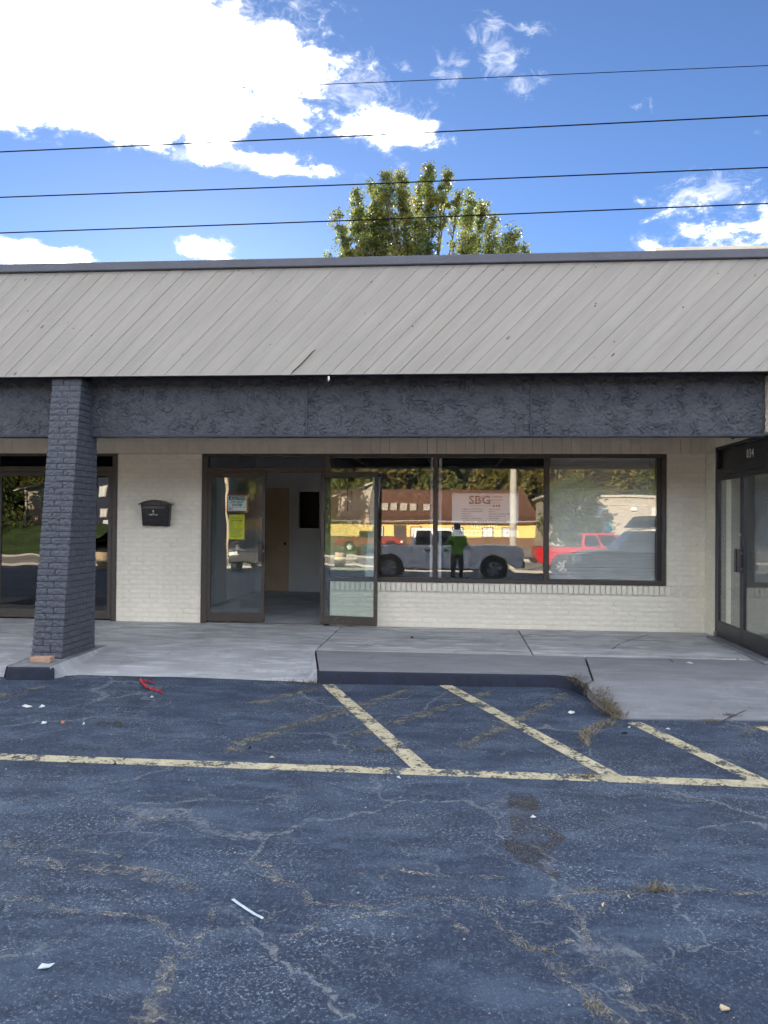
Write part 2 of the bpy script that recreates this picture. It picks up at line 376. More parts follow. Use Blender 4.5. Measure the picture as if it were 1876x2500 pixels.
M['kerbpaint'] = mat('sealed_kerb_face', (.008, .013, .032), .6, .35, 9, .3, 60, .4, dirt=((.07, .08, .10), .66, .5))
M['joint'] = mat('dark_joint', (.06, .062, .068), .9, .2, 9, .3, 60, .4)

def patchy(name, base, cov=.5, scale=9.0, edge=.06, rough=.8, speck=None, holes=30.0, grain=0.0):
    """a coat with holes worn in it (paint, sand lying in cracks, stains)"""
    m = bpy.data.materials.new(name); m.use_nodes = True; m.node_tree.nodes.clear(); g = NT(m.node_tree)
    out = g.n('ShaderNodeOutputMaterial'); p = g.n('ShaderNodeBsdfPrincipled')
    v = g.n('ShaderNodeTexCoord').outputs['Object']
    n = g.m('ADD', g.m('MULTIPLY', g.noise(v, scale, 7.0, .7), .6), g.m('MULTIPLY', g.noise(v, holes, 4.0, .7), .4))
    fac = g.ss(n, cov, cov + edge)
    if grain: fac = g.m('MULTIPLY', fac, g.ss(g.noise(v, 58.0, 5.0, .8), .50 - grain * .10, .50 + grain * .10, 1 - grain, 1))
    c = g.mix(g.ss(g.noise(v, scale * 1.7, 5.0, .6), .3, .7), vary(base, .82), vary(base, 1.1))
    if speck: c = g.mix(g.ss(g.noise(v, 90.0, 3.0, .7), .52, .62, 0, .8), c, speck)
    setp(g, p, base=c, rough=rough, spec=.3)
    tr = g.n('ShaderNodeBsdfTransparent').outputs[0]
    m.node_tree.links.new(g.n('ShaderNodeMixShader', {0: fac, 1: tr, 2: p.outputs[0]}).outputs[0], out.inputs[0])
    return m
M['linepaint'] = patchy('worn_yellow_line_paint', (.48, .44, .32), .44, 6.0, .06, .7, (.30, .28, .21), 45)
M['oldpaint'] = patchy('faded_old_line_paint', (.135, .14, .13), .455, 7.0, .08, .8, (.05, .06, .08), 40)
M['sand'] = patchy('sand_in_cracks', (.29, .29, .27), .44, 9.0, .20, .95, (.06, .07, .09), 45, .62)
M['stain'] = patchy('brown_dirt_stain', (.080, .074, .064), .42, 4.0, .22, .95, (.035, .038, .05), 60, .5)
M['chalk'] = patchy('chalky_scuff', (.22, .25, .30), .44, 6.0, .30, .9, (.05, .065, .10), 60, .8)
M['drip'] = mat('white_paint_fleck', (.8, .8, .8), .5, .3, 4, .03, 0, 0)

def leaf_mat(name, base, tl=.5):
    m = bpy.data.materials.new(name); m.use_nodes = True; m.node_tree.nodes.clear(); g = NT(m.node_tree)
    out = g.n('ShaderNodeOutputMaterial')
    v = g.n('ShaderNodeTexCoord').outputs['Object']
    n = g.noise(v, 1.1, 5.0, .65)
    col = g.mix(g.ss(n, .3, .7), vary(base, .65), vary(base, 1.3))
    d = g.n('ShaderNodeBsdfPrincipled', {'Base Color': col, 'Roughness': .5, 'Specular IOR Level': .3}).outputs[0]
    t = g.n('ShaderNodeBsdfTranslucent', {'Color': col}).outputs[0]
    m.node_tree.links.new(g.n('ShaderNodeMixShader', {0: tl, 1: d, 2: t}).outputs[0], out.inputs[0]); return m
M['leaf_a'] = leaf_mat('dark_green_leaf', (.10, .14, .042))
M['leaf_b'] = leaf_mat('olive_leaf', (.17, .20, .055))
M['leaf_c'] = leaf_mat('yellowing_leaf', (.19, .185, .04))
M['leaf_d'] = leaf_mat('woodland_leaf', (.10, .125, .03), .3)
M['leaf_e'] = leaf_mat('woodland_olive_leaf', (.16, .14, .04), .3)
M['bark'] = mat('grey_bark', (.085, .075, .062), .9, .2, 8, .2, 30, .6)
M['dry'] = mat('dry_weed', (.22, .185, .125), .9, .2, 10, .3, 0, 0, per=.5)
M['drydark'] = mat('dead_brown_weed', (.13, .10, .065), .9, .2, 10, .3, 0, 0, per=.5)
M['grass'] = mat('green_lawn', (.07, .11, .03), .9, .2, .4, .3, 8, .4)
M['road'] = mat('pale_road_asphalt', (.40, .36, .30), .9, .2, .6, .15, 30, .2)
M['kerbc'] = mat('pale_kerb', (.45, .43, .38), .9, .2, 3, .1, 40, .2)
M['hill'] = mat('wooded_hill', (.05, .06, .02), .95, .1, .1, .3, 2, .5, 1.0)

# ================================================================== THE SETTING: ground
def sheet(name, pts, faces, mt, parent=None, kind='structure'):
    o = MB().add(pts, faces).build(name, mt, parent)
    if parent is None: o['kind'] = kind
    return o
XW = 90
lot_o = sheet('parking_lot', [(-XW, -2.9, lotz(-2.9)), (XW, -2.9, lotz(-2.9)), (XW, -26, lotz(-26)), (-XW, -26, lotz(-26))], [(0, 3, 2, 1)], M['asphalt'])
zr = lotz(-26) - .03
sheet('road', [(-XW * 3, -25.9, zr), (XW * 3, -25.9, zr), (XW * 3, -130, zr), (-XW * 3, -130, zr)], [(0, 3, 2, 1)], M['road'])
for yk in (-26.0, -40.0): sheet('street_kerb', MB().box(-XW * 3, XW * 3, yk - .3, yk, zr, zr + .15).v, MB().box(0, 1, 0, 1, 0, 1).f, M['kerbc'])
sheet('grass_verge', [(-XW * 3, -40.3, zr + .13), (XW * 3, -40.3, zr + .13), (XW * 3, -43.5, zr + .13), (-XW * 3, -43.5, zr + .13)], [(0, 3, 2, 1)], M['grass'])
sheet('lawn', [(-160, -47, zr), (-29, -47, zr), (-34, -66, 1.2), (-160, -66, 1.2), (-36, -100, 1.9), (-160, -100, 1.9)], [(0, 3, 2, 1), (3, 5, 4, 2)], M['grass'])
sheet('ground', [(-900, -900, -1.2), (900, -900, -1.2), (900, 900, -1.2), (-900, 900, -1.2)], [(0, 1, 2, 3)], M['grass'])
hv, hf = [], []
for i in range(41):
    x = -300 + i * 15; h = 20 + 3.5 * mnoise.noise((x * .02, 1.3, 0)) + 2 * mnoise.noise((x * .07, 4, 0))
    hv += [(x, -124, .5), (x, -140, h * .7), (x, -175, h), (x, -260, 2)]
for i in range(40):
    for k in range(3): a = i * 4 + k; hf.append((a, a + 4, a + 5, a + 1))
sheet('hill', hv, hf, M['hill'])

# ---- walkway slabs, ramps, kerbs
walk = MB().box(-30, 30, -2.16, .02, -.16, -.012).build('walkway', M['joint']); walk['kind'] = 'structure'
jx = [-30, -8.2, -4.6, -1.586, .895, 3.95, 30]
for i in range(6):
    MB().box(jx[i] + .007, jx[i + 1] - .007, -2.172, .03 if not (i in (4,)) else .03, -.1, 0.0 + RND.uniform(-.002, .002)).build('slab', M['walk'], walk, bevel=.006)
def slab(poly, mt, name, parent, th=.16):
    n = len(poly); mb = MB()
    top = [Vector(p) for p in poly]; bot = [Vector((p[0], p[1], min(p[2], 0) - th)) for p in poly]
    mb.add(top + bot, [tuple(range(n))] + [(i, n + i, n + (i + 1) % n, (i + 1) % n) for i in range(n)])
    return mb.build(name, mt, parent)
apron = MB().box(-30, 30, -3.2, -2.2, -.4, -.2).build('apron', M['joint']); apron['kind'] = 'structure'
YB = -2.186
slab([(-1.575, YB, 0), (-1.335, -3.39, 0), (1.0, -3.29, 0), (1.12, -3.34, 0), (1.19, -3.44, -.004), (1.235, -3.6, -.012), (1.312, -3.56, -.006), (1.452, YB, 0)], M['apron'], 'slab', apron)
# right-hand ramp, running down to the lot
slab([(1.474, YB, 0), (1.332, -3.56, -.004), (1.25, -3.66, -.018), (1.27, -3.95, -.07), (1.34, -4.25, lotz(-4.25) + .012), (1.40, -4.43, lotz(-4.43) + .010), (2.6, -4.36, lotz(-4.36) + .010), (12, -4.3, lotz(-4.3) + .01), (12, YB, 0)], M['apron'], 'ramp', apron)
# tooled ramp on the left and the strip of one further left
gz_ = lotz(-3.36) + .006
rp = MB().add([(-1.597, YB, 0), (-1.357, -3.39, 0), (-1.47, -3.385, gz_), (-2.75, -3.31, gz_), (-3.86, -3.34, gz_), (-4.05, -3.56, 0), (-4.08, YB, 0), (-1.357, -3.39, -.2), (-4.05, -3.56, -.2), (-3.97, -3.40, gz_)],
         [(0, 2, 1), (0, 6, 9, 4, 3, 2), (6, 5, 9), (1, 2, 7), (5, 8, 9)]).build('ramp', M['ramp'], apron)
import bmesh
bm_ = bmesh.new(); bm_.from_mesh(rp.data); bmesh.ops.recalc_face_normals(bm_, faces=bm_.faces)
for f_ in bm_.faces:
    if f_.normal.z < -.01: f_.normal_flip()
bm_.to_mesh(rp.data); bm_.free()
slab([(-4.09, YB, .001), (-4.06, -3.56, .001), (-4.47, -3.60, .001), (-4.6, YB, .001)], M['apron'], 'slab', apron)
MB().add([(-4.61, YB, 0), (-4.49, -3.60, 0), (-4.555, -3.53, lotz(-3.5) + .006), (-7.6, -3.36, lotz(-3.4) + .006), (-8.0, YB, 0)], [(0, 1, 2), (0, 2, 3, 4)]).build('ramp', M['ramp'], apron)
MB().box(-30, -8.0, -3.36, YB, -.2, 0).build('slab', M['apron'], apron)
def kerb(path, label_h=-.16):
    prof = [(0.0, -.006), (.008, -.012), (.014, -.03), (.028, label_h)]
    mb = MB(); n = len(path); P = [Vector((p[0], p[1], 0)) for p in path]; rows = []
    for i, p in enumerate(P):
        d = (P[min(i + 1, n - 1)] - P[max(i - 1, 0)]).normalized(); out = Vector((d.y, -d.x, 0))
        rows.append([(p + out * o) + Vector((0, 0, z + path[i][2])) for o, z in prof])
    vs = [q for r in rows for q in r]; m = len(prof); fs = []
    for i in range(n - 1):
        for k in range(m - 1): fs.append((i * m + k, (i + 1) * m + k, (i + 1) * m + k + 1, i * m + k + 1)[::-1])
    mb.add(vs, fs); return mb.build('kerb', M['kerbpaint'], apron, smooth=True)
kerb([(-1.36, -3.36, 0), (-1.33, -3.388, .001), (-.9, -3.37, .001), (-.2, -3.345, .001), (.5, -3.31, .001), (1.0, -3.29, .001), (1.12, -3.34, .0), (1.19, -3.44, -.003), (1.23, -3.6, -.03)])
kerb([(-4.49, -3.56, 0), (-4.46, -3.60, .002), (-4.25, -3.585, .002), (-4.07, -3.565, .002), (-4.03, -3.52, -.01)])
# patch of walkway in front of the right-hand wing and its step
MB().box(3.30, 3.52, -2.45, -.47, 0.001, .03).build('threshold', M['apron'], walk, bevel=.008)

def strip(name, pts, w, mt, h, parent, wob=.2, seed=0, plane=lot):
    """thin ragged band lying on the ground along a line of photo points"""
    rr = random.Random(seed + len(pts)); P = []
    for a in pts: P.append(plane(a[0], a[1], h) if plane is lot else plane(a[0], a[1], h))
    Q = []
    for a, b in zip(P[:-1], P[1:]):
        k = max(1, int((b - a).length / .06))
        for i in range(k):
            q = a.lerp(b, i / k); 
            Q.append(q)
    Q.append(P[-1]); L, Rr = [], []
    for i, q in enumerate(Q):
        d = (Q[min(i + 1, len(Q) - 1)] - Q[max(i - 1, 0)]).normalized(); s = Vector((-d.y, d.x, 0)).normalized()
        ww = (w if not isinstance(w, (list, tuple)) else w[0] + (w[1] - w[0]) * i / max(1, len(Q) - 1)) / 2
        j = s * rr.uniform(-wob, wob) * ww
        L.append(q + s * ww * rr.uniform(1 - wob, 1 + wob) + j); Rr.append(q - s * ww * rr.uniform(1 - wob, 1 + wob) + j)
    n = len(Q); return MB().add(L + Rr, [(i, n + i, n + i + 1, i + 1) for i in range(n - 1)]).build(name, mt, parent)
def quad(name, pts, mt, h, parent):
    P = [lot(a, b, h) for a, b in pts]; n = len(P)
    o = MB().add(P, [tuple(range(n))]).build(name, mt, parent)
    if (P[1] - P[0]).cross(P[2] - P[1]).z < 0: o.data.flip_normals()
    return o
# yellow lines
y0, y1 = -5.88, -6.012
MB().add([(-9, y1, lotz(y1) + .004), (9, y1, lotz(y1) + .004), (9, y0, lotz(y0) + .004), (-9, y0, lotz(y0) + .004)], [(0, 1, 2, 3)]).build('painted_line', M['linepaint'], lot_o)
quad('painted_line', [(786, 1672), (815, 1670), (1063, 1882), (1010, 1880)], M['linepaint'], .006, lot_o)
quad('painted_line', [(1072, 1673), (1101, 1671), (1535, 1902), (1482, 1899)], M['linepaint'], .006, lot_o)
quad('painted_line', [(1533, 1765), (1567, 1763), (1905, 1918), (1850, 1916)], M['linepaint'], .006, lot_o)
quad('painted_line', [(1845, 1774), (1900, 1772), (2080, 1860), (2030, 1862)], M['linepaint'], .006, lot_o)
for a, b, c, d in [((600, 1716), (625, 1722), (785, 1682), (770, 1676)), ((560, 1812), (590, 1822), (1008, 1690), (992, 1682)),
                   ((820, 1803), (850, 1812), (1206, 1694), (1190, 1686)), ((1110, 1822), (1150, 1830), (1395, 1698), (1378, 1690)), ((-60, 1704), (-40, 1712), (120, 1678), (108, 1674)),
                   ((1790, 1800), (1815, 1802), (1870, 1770), (1845, 1768))]:
    quad('faded_line', [a, b, c, d], M['oldpaint'], .0025, lot_o)
# sand lying in the cracks of the asphalt
def z5(p): return (p[0] * .3855, 1950 + p[1] * .3855)
def z6(p): return (600 + p[0] * .3855, 1950 + p[1] * .3855)
def z7(p): return (1236 + p[0] * .3855, 1950 + p[1] * .3855)
cracks = [
 ([z5(p) for p in [(0, 290), (150, 300), (420, 305), (620, 340), (760, 370)]], .05), ([z5(p) for p in [(100, 400), (480, 425), (700, 430), (870, 455), (980, 485), (1100, 510), (1190, 600)]], .10),
 ([z5(p) for p in [(20, 620), (250, 640), (330, 690), (500, 715), (750, 728), (960, 745), (1030, 800), (1080, 870), (1150, 905)]], .045),
 ([z5(p) for p in [(1215, 900), (1205, 985), (1120, 1020), (1060, 1055), (1090, 1120), (1040, 1190), (1020, 1270), (960, 1340), (870, 1385), (780, 1427)]], .075),
 ([z5(p) for p in [(960, 1340), (1060, 1390), (1180, 1420), (1300, 1490)]], .045), ([z5(p) for p in [(1345, 690), (1330, 790), (1290, 850), (1220, 900)]], .04),
 ([z5(p) for p in [(1370, 820), (1480, 850), (1600, 800)]], .03), ([z5(p) for p in [(690, 190), (760, 120), (1000, 130), (1090, 90)]], .03),
 ([z6(p) for p in [(0, 390), (130, 430), (240, 520), (350, 560), (400, 670), (600, 660), (800, 682), (950, 660), (1100, 622), (1300, 635), (1450, 650), (1640, 632)]], .045),
 ([z6(p) for p in [(910, 410), (1010, 460), (1300, 487), (1640, 505)]], .035), ([z6(p) for p in [(100, 780), (230, 715), (300, 700)]], .035),
 ([z6(p) for p in [(250, 880), (350, 850), (480, 780), (700, 742), (900, 735), (1250, 740), (1400, 850)]], .035), ([z6(p) for p in [(630, 460), (800, 480), (900, 500), (1050, 545)]], .03),
 ([z6(p) for p in [(1410, 500), (1450, 600), (1560, 760), (1640, 850)]], .025),
 ([z7(p) for p in [(300, 640), (380, 610), (540, 588), (720, 590), (900, 580), (1050, 565), (1180, 560), (1400, 600), (1660, 590)]], .04),
 ([z7(p) for p in [(690, 600), (610, 690), (490, 750), (480, 810), (510, 900), (540, 985), (600, 1050), (720, 1110), (760, 1260)]], .04),
 ([z7(p) for p in [(-20, 855), (130, 930), (250, 980), (380, 1100), (480, 1210), (560, 1300), (640, 1360), (760, 1440)]], .06),
 ([z7(p) for p in [(500, 1245), (640, 1255), (760, 1272)]], .035), ([z7(p) for p in [(780, 1330), (830, 1305), (930, 1325), (1050, 1335), (1230, 1420)]], .06),
 ([z7(p) for p in [(250, 975), (330, 930), (420, 890)]], .025), ([z7(p) for p in [(400, 1100), (480, 1080), (560, 1050)]], .025), ([z7(p) for p in [(60, 660), (250, 655), (380, 680), (450, 690)]], .035)]
for k, (pp, w) in enumerate(cracks): strip('sand_filled_crack', pp, w * 1.1, M['sand'], .003, lot_o, .45, k)
def blob(name, ctr, rx, ry, mt, h, seed, parent=None, n=22, wob=.3):
    P = []
    for i in range(n):
        a = 2 * pi * i / n; k = 1 + wob * mnoise.noise((cos(a) * 1.3 + seed, sin(a) * 1.3, seed * .7)) * 2
        P.append(lot(ctr[0] + rx * k * cos(a), ctr[1] + ry * k * sin(a), h))
    o = MB().add(P, [tuple(range(n))]).build(name, mt, parent or lot_o)
    if o.data.polygons[0].normal.z < 0: o.data.flip_normals()
    return o
def poly(name, pts, mt, h, parent=None):
    P = [lot(a, b, h) for a, b in pts]; o = MB().add(P, [tuple(range(len(P)))]).build(name, mt, parent or lot_o)
    if o.data.polygons[0].normal.z < 0: o.data.flip_normals()
    return o
poly('dirt_stain', [(1240, 1938), (1290, 1934), (1322, 1960), (1318, 1985), (1305, 2010), (1345, 2022), (1385, 2045), (1370, 2058), (1335, 2075), (1352, 2110), (1372, 2140), (1368, 2152), (1345, 2140), (1310, 2118), (1262, 2095), (1236, 2075), (1230, 2060), (1250, 2030), (1244, 1990)], M['stain'], .0022)
blob('dirt_stain', (268, 1769), 30, 8, M['stain'], .0022, 2)
blob('dirt_stain', (1818, 1784), 22, 12, M['chalk'], .0022, 4)
for k, (x, y, rx, ry) in enumerate([(200, 1662, 40, 7), (285, 1708, 18, 6), (240, 1835, 60, 16), (330, 1745, 40, 10), (545, 1735, 40, 14), (540, 1780, 25, 10), (765, 1716, 26, 8), (850, 1775, 30, 8), (1290, 2020, 60, 14), (1620, 2080, 40, 10), (965, 2455, 26, 8), (1290, 2370, 50, 18), (80, 1920, 70, 14), (960, 2010, 130, 20), (700, 1930, 120, 12), (1480, 2010, 90, 12), (420, 1800, 90, 10), (1700, 1950, 120, 10), (330, 2420, 90, 20), (1560, 2350, 120, 26)]):
    blob('chalky_scuff', (x, y), rx, ry, M['chalk'], .0015 + .00003 * k, 10 + k)
# dark cracks in the concrete
def on_walk(x, y, h): return on_z(x, y, h)
for k, pp in enumerate([[(1495, 1585), (1512, 1572), (1540, 1562), (1560, 1556), (1580, 1550)]]): strip('hairline_crack', pp, .012, M['joint'], .005, walk, .5, k, on_walk)
def on_ramp(x, y, h):
    p = on_z(x, y, 0)
    for _ in range(12):
        t = min(1, max(0, (-2.186 - p.y) / 2.2)); p = on_z(x, y, -.136 * t + h)
    return p
for k, pp in enumerate([[(1634, 1609), (1655, 1622), (1690, 1636), (1712, 1648), (1735, 1656)], [(1765, 1760), (1800, 1742), (1840, 1728), (1872, 1714)], [(1735, 1656), (1790, 1672), (1842, 1688)]]):
    strip('hairline_crack', pp, .012, M['joint'], .012, apron, .5, k, on_ramp)

# ================================================================== THE SHOP: shell and rooms
shell = thing('shop_building', 'single storey shopping strip with flat grey roof behind the canopy', 'building', (0, 7, 0))
MB().box(-26, 26, -2.72, 15, 3.75, 3.95).build('roof', M['roofing'], shell)
MB().box(-26, 26, 14.8, 15, -.3, 3.75).build('back_wall', M['siding'], shell)
MB().box(-26, -25.8, .2, 14.8, -.3, 3.75).build('side_wall', M['siding'], shell)
MB().box(25.8, 26, -2.3, 14.8, -.3, 3.75).build('side_wall', M['siding'], shell)
MB().box(-26, 3.6, .16, .3, 2.47, 3.75).build('header', M['inceil'], shell)
MB().box(-26, 3.43, .0, .2, 2.72, 3.2).build('soffit_wall', M['siding'], shell)
# rooms behind the glass
rooms = thing('shop_interior', 'dim empty room seen through the open shop doorway', 'room', (0, 4, 0))
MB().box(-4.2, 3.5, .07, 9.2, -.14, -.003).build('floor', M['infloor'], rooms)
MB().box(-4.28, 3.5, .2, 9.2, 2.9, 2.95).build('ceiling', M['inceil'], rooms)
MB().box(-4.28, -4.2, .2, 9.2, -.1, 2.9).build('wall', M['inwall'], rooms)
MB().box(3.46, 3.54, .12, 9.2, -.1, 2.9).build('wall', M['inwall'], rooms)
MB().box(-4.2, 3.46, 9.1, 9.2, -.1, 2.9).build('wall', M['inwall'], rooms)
pw = MB(); ox0, ox1, oz0, oz1 = -3.27, -2.83, 1.33, 2.10
pw.box(-4.2, ox0, 5.3, 5.42, -.1, 2.9).box(ox1, -2.72, 5.3, 5.42, -.1, 2.9).box(ox0, ox1, 5.3, 5.42, -.1, oz0).box(ox0, ox1, 5.3, 5.42, oz1, 2.9).box(-2.72, -2.6, 5.3, 9.1, -.1, 2.9)
pw.build('partition', M['inwall'], rooms)
idr = MB().box(-4.02, -3.47, 5.255, 5.297, .0, 2.17).build('interior_door', M['tandoor'], rooms, bevel=.003)
MB().disc((-3.54, 5.235, 1.0), (0, 1, 0), .03, .04, 12).build('knob', M['black'], idr)
MB().box(ox0 - .05, ox0, 5.28, 5.3, oz0 - .05, oz1 + .05).box(ox1, ox1 + .05, 5.28, 5.3, oz0 - .05, oz1 + .05).box(ox0, ox1, 5.28, 5.3, oz1, oz1 + .05).box(ox0, ox1, 5.28, 5.3, oz0 - .05, oz0).build('opening_trim', M['inwall'], rooms)
MB().box(-4.2, -2.6, 6.6, 6.65, 0, 2.9).build('dark_partition', M['black'], rooms)
for x in (-2.2, -.6, 1.0, 2.6): MB().box(x, x + .04, .3, 9, 2.86, 2.9).build('ceiling_rail', M['inwall'], rooms)
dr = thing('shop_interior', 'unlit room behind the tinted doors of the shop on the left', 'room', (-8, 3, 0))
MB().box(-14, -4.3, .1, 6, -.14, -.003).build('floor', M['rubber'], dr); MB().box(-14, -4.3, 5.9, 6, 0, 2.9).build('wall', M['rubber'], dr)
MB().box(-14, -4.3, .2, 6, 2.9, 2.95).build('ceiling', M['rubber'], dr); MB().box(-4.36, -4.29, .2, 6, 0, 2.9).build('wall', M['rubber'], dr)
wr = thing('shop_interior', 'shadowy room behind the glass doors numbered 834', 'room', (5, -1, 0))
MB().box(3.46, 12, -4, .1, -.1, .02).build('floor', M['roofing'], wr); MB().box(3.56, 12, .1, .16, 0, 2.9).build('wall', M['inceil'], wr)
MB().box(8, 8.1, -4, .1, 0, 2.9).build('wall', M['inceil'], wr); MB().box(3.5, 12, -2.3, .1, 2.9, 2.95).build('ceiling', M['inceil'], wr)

# ------------------------------------------------------------------ bricks
def brick_meshes(name, L, H, D, mt, n=8, rough=.0022, nx=6, nz=2, seed=0):
    out = []
    for k in range(n):
        vs, fs = [], []
        for j in range(nz + 1):
            for i in range(nx + 1):
                x = (i / nx - .5) * L; z = (j / nz - .5) * H
                edge = i in (0, nx) or j in (0, nz)
                y = -D + (.0022 if edge else 0) + rough * mnoise.noise((x * 26 + k * 7 + seed, z * 40, k * 3.1))
                if edge: x *= .992; z *= .975
                vs.append((x, y, z))
        for j in range(nz):
            for i in range(nx):
                a = j * (nx + 1) + i; fs.append((a, a + 1, a + nx + 2, a + nx + 1))
        b = len(vs); vs += [(-L / 2, 0, -H / 2), (L / 2, 0, -H / 2), (L / 2, 0, H / 2), (-L / 2, 0, H / 2)]
        t = nz * (nx + 1)
        fs += [tuple([b, b + 1] + [i for i in range(nx, -1, -1)]), tuple([b + 3] + [t + i for i in range(nx + 1)] + [b + 2])]
        fs += [tuple([b] + [j * (nx + 1) for j in range(nz + 1)] + [b + 3]), tuple([b + 1, b + 2] + [j * (nx + 1) + nx for j in range(nz, -1, -1)])]
        me = bpy.data.meshes.new(name); me.from_pydata(vs, [], fs); me.validate(); me.materials.append(mt); out.append(me)
    return out
BL, BH, PX, PZ = .197, .0605, .2032, .0677
BM = brick_meshes('brick', BL + .0015, BH + .001, .009, M['brick'])
def lay(parent, meshes, x0, x1, z0, z1, place, seed, jit=.0015, pz=PZ, px=PX, bl=BL):
    """running bond between x0..x1; place(x, z, sx) gives the brick's matrix"""
    rr = random.Random(seed); row = 0; z = z0 + pz / 2
    while z + pz * .4 < z1:
        x = x0 - (px / 2 if row % 2 else 0)
        while x < x1 - .012:
            a, b = max(x, x0), min(x + px, x1)
            if b - a > .02:
                sx = (b - a - (px - bl)) / bl
                sz = 1.0 if z + pz / 2 <= z1 + .01 else .8
                mw = place((a + b) / 2, z, sx) @ Matrix.Translation((0, -rr.uniform(0, jit * 2), 0)) @ Matrix.Rotation(rr.uniform(-.004, .004), 4, 'Y')
                inst('brick', rr.choice(meshes), mw, parent)
            x += px
        z += pz; row += 1
def facing(x, z, sx): return Matrix.Translation((x, 0, z)) @ Matrix.Diagonal((sx, 1, 1, 1))
wl = thing('brick_wall', 'cream painted brick pier holding the black mailbox', 'wall', (-4.28, .1, 0))
MB().box(-4.915, -3.65, .0, .2, -.1, 2.72).build('mortar', M['mortar'], wl)
lay(wl, BM, -4.918, -3.652, .0, 2.435, facing, 1)
wb = thing('brick_wall', 'low cream brick wall with soldier sill under the display window', 'wall', (.5, .1, 0))
mb = MB().box(-1.765, 3.43, 0, .2, -.1, .635); mb.build('mortar', M['mortar'], wb)
lay(wb, BM, -1.765, 3.43, .0, .508, facing, 2)
RM = brick_meshes('brick', .116, .064, .045, M['brick'], 6, .003, 4, 2, 5)
rr = random.Random(3); x = -1.76
while x < 2.88:
    inst('brick', rr.choice(RM), Matrix.Translation((x + .036, 0.0 - rr.uniform(0, .004), .572 + rr.uniform(-.001, .001))) @ Matrix.Rotation(pi / 2, 4, 'Y'), wb); x += .0725
wj = thing('brick_wall', 'narrow cream brick jamb between the display window and the corner', 'wall', (3.16, .1, .64))
MB().box(2.905, 3.43, 0, .2, .637, 2.72).build('mortar', M['mortar'], wj)
lay(wj, BM, 2.912, 3.428, .637, 2.46, facing, 4)
wt = thing('brick_wall', 'cream brick return beside the doors numbered 834', 'wall', (3.5, -.22, 0))
MB().box(3.434, 3.62, -.445, .0, -.1, 3.0).build('mortar', M['mortar'], wt)
def facing_wing(y, z, sx): return Matrix.Translation((3.434, -y, z)) @ Matrix.Rotation(-pi / 2, 4, 'Z') @ Matrix.Diagonal((sx, 1, 1, 1))
lay(wt, BM, .008, .44, .0, 2.46, facing_wing, 5)
# plain stretch of wall beyond the left shop door
MB().box(-26, -6.86, 0, .2, -.1, 2.72).build('end_wall', M['brick'], shell)

# ------------------------------------------------------------------ battered brick column
DM = brick_meshes('brick', BL, BH, .014, M['dbrick'], 12, .0065, 9, 3, 11)
col = thing('brick_column', 'slate grey brick column with flared foot holding up the canopy', 'column', (-4.31, -2.8, 0))
CX0, CX1, CYB, CH = -4.487, -4.146, -2.345, 3.062
def cyf(z): return -3.135 + (z / CH) * .375
e = .012
MB().hexa([(CX0 + e, cyf(0) + e, -.05), (CX1 - e, cyf(0) + e, -.05), (CX1 - e, CYB, -.05), (CX0 + e, CYB, -.05), (CX0 + e, cyf(CH) + e, CH), (CX1 - e, cyf(CH) + e, CH), (CX1 - e, CYB, CH), (CX0 + e, CYB, CH)]).build('mortar', M['dmortar'], col)
rr = random.Random(9); z = .0; row = 0
while z < CH - .03:
    zc = z + PZ / 2; yf = cyf(zc)
    cuts = [CX0, CX0 + (.2032 if row % 2 else .125) + rr.uniform(-.008, .008), CX1]
    for a, b in zip(cuts[:-1], cuts[1:]):
        inst('brick', rr.choice(DM), Matrix.Translation(((a + b) / 2, yf + .014 + rr.uniform(-.003, .003), zc)) @ Matrix.Rotation(rr.uniform(-.01, .01), 4, 'Y') @ Matrix.Diagonal(((b - a - .006) / BL, 1, 1, 1)), col)
    y = yf + .004; first = True
    while y < CYB - .02:
        w = (.2032 if not (first and row % 2) else .095); first = False; b = min(y + w, CYB)
        if CYB - b < .03: b = CYB
        inst('brick', rr.choice(BM[:6] and DM), Matrix.Translation((CX1 - .013, (y + b) / 2, zc)) @ Matrix.Rotation(pi / 2, 4, 'Z') @ Matrix.Diagonal(((b - y - .006) / BL, .85, 1, 1)), col)
        y = b
    z += PZ; row += 1

